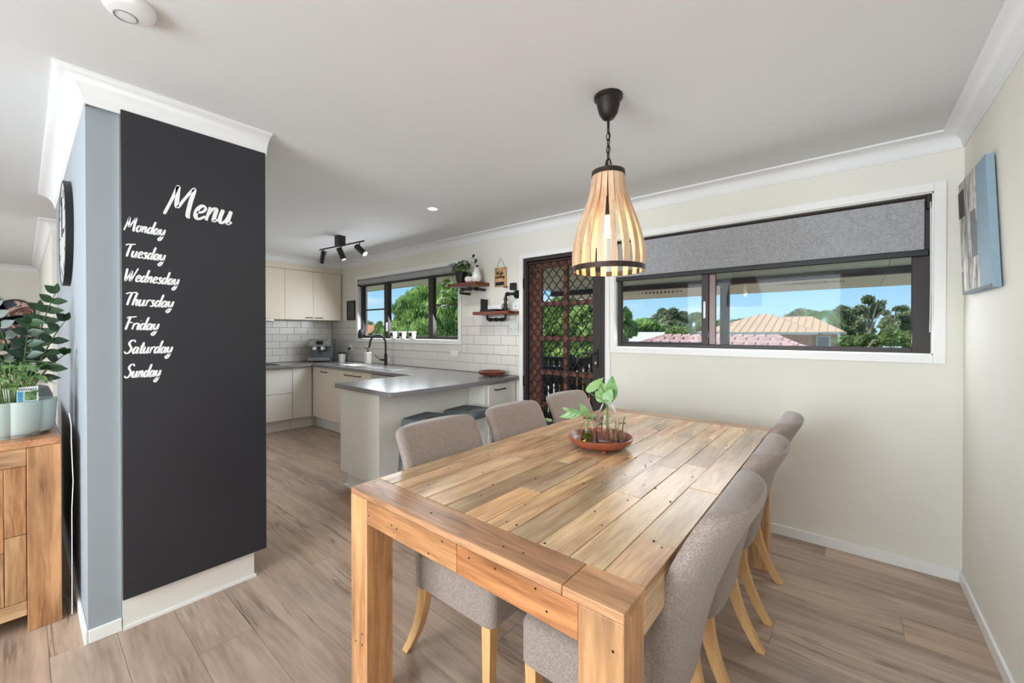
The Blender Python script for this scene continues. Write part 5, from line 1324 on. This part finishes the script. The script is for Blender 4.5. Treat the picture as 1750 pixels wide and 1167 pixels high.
# houses
def hip(x0, x1, y0, y1, ze, zr, ridge, m, ribs=0, name='roof', parent=None):
    """hip roof, ridge along x with half length ridge"""
    cx_, cy_ = (x0 + x1) / 2, (y0 + y1) / 2
    g = B().add([(x0, y0, ze), (x1, y0, ze), (x1, y1, ze), (x0, y1, ze), (cx_ - ridge, cy_, zr), (cx_ + ridge, cy_, zr)], [(0, 1, 5, 4), (2, 3, 4, 5), (0, 4, 3), (1, 2, 5), (0, 3, 2, 1)])
    o = g.build(name, m, parent)
    if ribs:
        g = B()
        n = int((x1 - x0) / ribs)
        for i in range(1, n):
            x = x0 + i * ribs
            if x < cx_ - ridge: q = (x - x0) / (cx_ - ridge - x0)
            elif x > cx_ + ridge: q = (x1 - x) / (x1 - cx_ - ridge)
            else: q = 1
            g.tube([(x, y0, ze + .02), (x, y0 + (cy_ - y0) * q, ze + (zr - ze) * q + .02)], .035, 4)
        g.build('roof_rib', m, o, kind='stuff')
    return o
t = thing('neighbour_house', (-4.0, 28, GZ), 'neighbouring brick house with a tan corrugated hip roof beyond the patio post', 'house')
hip(-6.5, -1.1, 24, 32, 1.28, 2.36, .25, 'rooftan', .35, 'roof', t)
hip(-5.05, -.05, 27, 33, 1.30, 2.24, .9, 'rooftan', .35, 'roof', t)
B().box(-6.1, -1.5, 24.5, 31.5, GZ, 1.26).build('brick_wall', 'brick', t); B().box(-4.6, -.45, 27.5, 32.5, GZ, 1.28).build('brick_wall', 'brick', t)
B().box(-6.52, -1.08, 23.97, 24.0, 1.17, 1.30).build('gutter', 'fascia', t); B().box(-1.6, -.03, 26.97, 27.0, 1.18, 1.32).build('gutter', 'fascia', t)
for xw in (-5.7, -3.6): o = B().box(xw, xw + 1.2, 24.42, 24.51, -.4, .75).build('window', 'white', t); B().box(xw + .06, xw + 1.14, 24.40, 24.43, -.34, .69).build('pane', 'gun', o)
o = B().box(-1.3, -.7, 27.4, 27.51, .3, 1.1).build('window', 'white', t); B().box(-1.25, -.75, 27.38, 27.41, .35, 1.05).build('pane', 'gun', o)
t = thing('tiled_roof_house', (-3.2, 16, GZ), 'nearer low house with a weathered pink tiled roof just above the window frame', 'house')
o = hip(-7.6, 1.2, 10.5, 17.5, 0, 1.18, 1.62, 'roofpink', 0, 'roof', t)
B().box(-7.2, .8, 11.0, 17.0, GZ, -.02).build('wall', 'brick', t)
g = B(); n_r = 9
cx_, cy_ = -3.2, 14.0
for j in range(n_r):
    q = (j + .5) / n_r; yy = 10.5 + (cy_ - 10.5) * q; zz = 1.18 * q; xa = -7.6 + (cx_ - 1.62 + 7.6) * q; xb = 1.2 - (1.2 - cx_ - 1.62) * q
    x = xa + .1
    while x < xb - .1: g.box(x, x + .16, yy - .17, yy + .17, zz - .055, zz + .03 ); x += .30
g.build('roof_tile', 'roofpink', o, kind='stuff')
g = B()
for j in range(11): g.cyl((cx_ - 1.62 + .3 * j, cy_, 1.15), (cx_ - 1.62 + .3 * j + .26, cy_, 1.18), .07, n=8)
for s_ in (-1, 1):
    for j in range(14):
        q = j / 14; q2 = (j + .85) / 14
        a_ = Vector((cx_ + s_ * 1.62, cy_, 1.17)); c_ = Vector((-7.6 if s_ < 0 else 1.2, 10.5, 0)); g.cyl(a_.lerp(c_, q), a_.lerp(c_, q2), .07, n=8)
g.build('ridge_tile', 'roofpink', o, kind='stuff')
t = thing('flat_roof_shed', (-16, 22, GZ), 'long building with a plain white metal roof at the left of the dining window', 'house')
B().box(-16, -7.3, 20.3, 25, GZ, .9).build('wall', 'ceramic', t)
g = B().prism([(19.8, .80), (25.2, 1.26), (25.2, 1.30), (19.8, .86)], lambda a, c: (-16.3, a, c), lambda a, c: (-7.0, a, c)); g.build('roof', 'roofwhite', t)
t = thing('orange_roof_house', (-25.6, 14, GZ), 'small house with an orange tiled gable low in the left kitchen window pane', 'house')
B().box(-28.6, -22.8, 14, 19, GZ, .95).build('wall', 'ceramic', t)
M['rooforange'] = mat('orange_tile_roof', 'd98a5c', .8, var=.15, vscale=6)
B().prism([(-29.2, .85), (-25.6, 1.68), (-22.2, .95), (-22.2, 1.05), (-25.6, 1.80), (-29.2, .95)], lambda a, c: (a, 13.8, c), lambda a, c: (a, 19.2, c)).build('roof', 'rooforange', t)
B().prism([(-28.6, .95), (-22.8, .95), (-25.6, 1.66)], lambda a, c: (a, 14.0, c), lambda a, c: (a, 14.1, c)).build('gable', 'ceramic', t)

# trees
def tree(name, lb, x, y, top, blobs, m, n, leafsize, seed, trunk=.15, droop=0.0, elong=1.0, trunk_to=None):
    """blobs: (dx,dy,z,rx,ry,rz)"""
    rs = np.random.RandomState(seed)
    t = thing(name, (x, y, GZ), lb, 'tree')
    tot = sum(b_[3] * b_[5] for b_ in blobs); V = []; 
    for (dx, dy, z, rx, ry, rz) in blobs:
        k = max(30, int(n * rx * rz / tot))
        d = rs.normal(size=(k, 3)); d /= np.linalg.norm(d, axis=1)[:, None]
        r = rs.uniform(.45, 1.0, size=(k, 1)) ** .5
        # clumpy modulation
        ph = np.sin(d[:, 0:1] * 5 + seed) * np.cos(d[:, 2:3] * 6 + seed * 2) * .16 + 1
        c = d * r * ph * np.array([rx, ry, rz]) + np.array([x + dx, y + dy, z])
        a = rs.normal(size=(k, 3)); a[:, 2] -= droop * 2.5; a /= np.linalg.norm(a, axis=1)[:, None]
        bq = np.cross(a, rs.normal(size=(k, 3))); bq /= np.linalg.norm(bq, axis=1)[:, None]
        s = leafsize * rs.uniform(.6, 1.3, size=(k, 1))
        a *= s * elong; bq *= s * (.5 if elong > 1 else .6)
        V.append(np.stack([c - a, c - bq * .8, c + a, c + bq * .8], axis=1).reshape(-1, 3))
    V = np.concatenate(V); nq = len(V) // 4
    me = bpy.data.meshes.new('foliage'); me.vertices.add(len(V)); me.vertices.foreach_set('co', V.ravel())
    me.loops.add(nq * 4); me.loops.foreach_set('vertex_index', np.arange(nq * 4)); me.polygons.add(nq)
    me.polygons.foreach_set('loop_start', np.arange(nq) * 4); me.update(calc_edges=True)
    link('foliage', me, m, t, kind='stuff')
    g = B(); zt_ = trunk_to or (blobs[0][2] - blobs[0][5] * .2)
    g.tube([(x, y, GZ), (x + .1, y, GZ + (zt_ - GZ) * .5), (x + blobs[0][0] * .3, y, zt_)], [trunk, trunk * .75, trunk * .45], 8)
    for b_ in blobs[:6]: g.tube([(x + .05, y, GZ + (zt_ - GZ) * .6), (x + b_[0] * .6, y + b_[1] * .6, b_[2] - b_[5] * .4), (x + b_[0], y + b_[1], b_[2])], [trunk * .5, trunk * .3, trunk * .12], 6)
    g.build('trunk', 'bark', t, smooth=True)
    return t
TREES = [
 ('weeping_tree', 'big bright green weeping tree filling the right of the kitchen window', -12.19, 9.5, [(0.0, 0.0, 2.11, 1.04, 1.04, 0.74), (0.77, 0.19, 2.48, 1.1, 1.1, 0.72), (2.29, -0.14, 2.13, 1.13, 1.13, 0.9), (-0.89, 0.24, 1.33, 1.12, 1.12, 0.59), (1.0, -0.19, 1.14, 1.43, 1.43, 0.66), (2.32, 0.1, 1.15, 1.13, 1.13, 0.63)], 'f_bright', 42000, 0.07, 3, 0.8, 1.9),
 ('broadleaf_tree', 'round mid-green tree seen through the mesh door', -8.91, 12.5, [(0.0, 0.0, 1.47, 0.81, 0.81, 0.99), (0.88, 0.25, 1.89, 0.66, 0.66, 0.86), (1.98, -0.19, 1.45, 0.68, 0.68, 0.9), (0.45, 0.31, 0.36, 1.05, 1.05, 0.88), (2.24, -0.25, 0.26, 0.8, 0.8, 0.71)], 'f_bright', 20000, 0.11, 8, 0.3, 1.2),
 ('young_tree', 'thin young tree low in the left kitchen window pane', -21.94, 14, [(0.0, 0.0, 1.06, 0.51, 0.51, 0.5), (-0.7, 0.28, 1.5, 0.26, 0.26, 0.44), (-0.37, -0.21, 1.06, 0.32, 0.32, 0.29)], 'f_mid', 3500, 0.11, 13, 0, 1),
 ('left_gum', 'sparse tree at the far left of the kitchen window', -28.40, 17, [(0.0, 0.0, 1.77, 0.41, 0.41, 0.45), (-0.07, 0.34, 1.41, 0.5, 0.5, 0.27)], 'f_grey', 500, 0.12, 14, 0, 1),
 ('shade_tree', 'bright green tree at the left edge of the dining window', -7.98, 18, [(0.0, 0.0, 1.92, 0.23, 0.23, 0.49), (-0.04, 0.36, 1.46, 0.41, 0.41, 0.42), (-0.17, -0.27, 1.64, 0.35, 0.35, 0.6)], 'f_bright', 4000, 0.12, 30, 0, 1),
 ('round_tree', 'round yellow-green tree left of the grey gum in the dining window', -10.62, 27, [(0.0, 0.0, 1.68, 0.81, 0.81, 0.52), (0.6, 0.54, 1.4, 0.64, 0.64, 0.36)], 'f_bright', 5000, 0.16, 31, 0, 1),
 ('grey_gum_tree', 'grey-green gum tree against the sky in the left pane', -12.69, 36, [(0.0, 0.0, 2.21, 0.93, 0.93, 0.83), (1.43, 0.72, 2.2, 0.99, 0.99, 0.82), (1.09, -0.54, 1.68, 1.28, 1.28, 0.6), (-0.21, 0.9, 3.13, 0.42, 0.42, 0.27), (1.24, -0.72, 3.07, 0.39, 0.39, 0.25)], 'f_grey', 6000, 0.2, 32, 0, 1),
 ('bushy_tree', 'rounded green bush left of the tan roofed house', -6.58, 21, [(0.0, 0.0, 1.29, 0.57, 0.57, 0.27), (0.33, 0.42, 1.23, 0.4, 0.4, 0.24)], 'f_mid', 3500, 0.12, 33, 0, 1),
 ('spreading_tree', 'spreading dark green tree behind the patio post', -10.59, 42, [(0.0, 0.0, 1.85, 0.95, 0.95, 0.79), (-1.03, 0.84, 2.8, 0.66, 0.66, 0.41), (1.33, -0.63, 1.88, 1.0, 1.0, 0.49), (2.66, 1.05, 1.94, 0.69, 0.69, 0.55)], 'f_mid', 5200, 0.22, 34, 0, 1),
 ('rear_gum_tree', 'grey gum tree rising left of the palm behind the house roof', -3.89, 56, [(0.0, 0.0, 3.13, 0.97, 0.97, 0.66), (-1.3, 1.12, 2.92, 0.51, 0.51, 0.34)], 'f_grey', 4200, 0.3, 35, 0, 1),
 ('open_gum_tree', 'tall open gum tree with a pale trunk right of the palm', 1.12, 38, [(0.0, 0.0, 3.56, 0.31, 0.31, 0.25), (0.52, 0.76, 3.04, 0.34, 0.34, 0.37), (-0.44, -0.57, 2.85, 0.37, 0.37, 0.29), (0.16, 0.95, 2.56, 0.38, 0.38, 0.25), (0.7, -0.76, 3.28, 0.12, 0.12, 0.12), (0.9, 0.38, 2.64, 0.18, 0.18, 0.12)], 'f_grey', 2200, 0.18, 36, 0, 1),
 ('hedge_tree', 'broad grey-green tree mass between the palm and the open gum', -0.34, 46, [(0.0, 0.0, 2.94, 0.64, 0.64, 0.62), (0.6, 0.92, 1.91, 0.96, 0.96, 1.04), (-0.47, -0.69, 2.11, 0.56, 0.56, 0.72), (1.39, 1.15, 1.6, 0.7, 0.7, 0.93)], 'f_grey', 6500, 0.25, 37, 0, 1),
 ('right_gum_tree', 'dark gum tree at the right edge of the dining window', 2.44, 42, [(0.0, 0.0, 1.87, 0.52, 0.52, 0.62), (0.96, 0.84, 2.09, 0.64, 0.64, 0.8), (0.59, -0.63, 3.02, 0.38, 0.38, 0.11), (0.4, 1.05, 1.2, 0.79, 0.79, 0.54)], 'f_grey', 6000, 0.22, 38, 0, 1),
 ('garden_tree', 'leafy green garden tree beside the tan roofed house', -0.01, 24, [(0.0, 0.0, 0.87, 0.54, 0.54, 0.21), (0.76, 0.48, 0.92, 0.48, 0.48, 0.26), (1.48, -0.36, 1.07, 0.44, 0.44, 0.35), (2.1, 0.6, 0.94, 0.29, 0.29, 0.41)], 'f_mid', 8000, 0.12, 39, 0, 1),
]
for (nm, lb, x, y, bl2, m, n, ls, sd, dr_, el) in TREES: tree(nm, lb, x, y, 0, bl2, m, n, ls, sd, .10 if nm == 'open_gum_tree' else .15, dr_, el)
# palm
t = thing('palm_tree', (-1.7, 40, GZ), 'feathery palm rising behind the tan roofed house', 'tree')
pxp, pyp, pz = -1.72, 40, 2.85
B().tube([(pxp, pyp, GZ), (pxp, pyp, pz)], [.2, .14], 10).build('trunk', 'bark', t)
lf = B(); rr = random.Random(9)
for k in range(26):
    a = 2 * PI * k / 26 + rr.uniform(-.1, .1); el = rr.uniform(.1, .9); L = 1.9; pts = []
    for i in range(9):
        q = i / 8; pts.append(Vector((pxp + math.cos(a) * L * q * .85, pyp + math.sin(a) * L * q * .85, pz + el * 1.5 * q * (1 - q * .4) - 1.5 * q * q)))
    for i in range(1, 9):
        d = (pts[i] - pts[i - 1]); sd = d.cross(Vector((0, 0, 1))).normalized()
        for j in range(3):
            p = pts[i - 1].lerp(pts[i], j / 3)
            for s_ in (-1, 1):
                e1 = p + sd * s_ * .42 * math.sin(PI * (i / 9) ** .7 + .1) + d * .4 + Vector((0, 0, -.18)); lf.add([p, p + d * .22, e1], [(0, 1, 2)])
lf.build('frond', 'f_palm', t, kind='stuff')
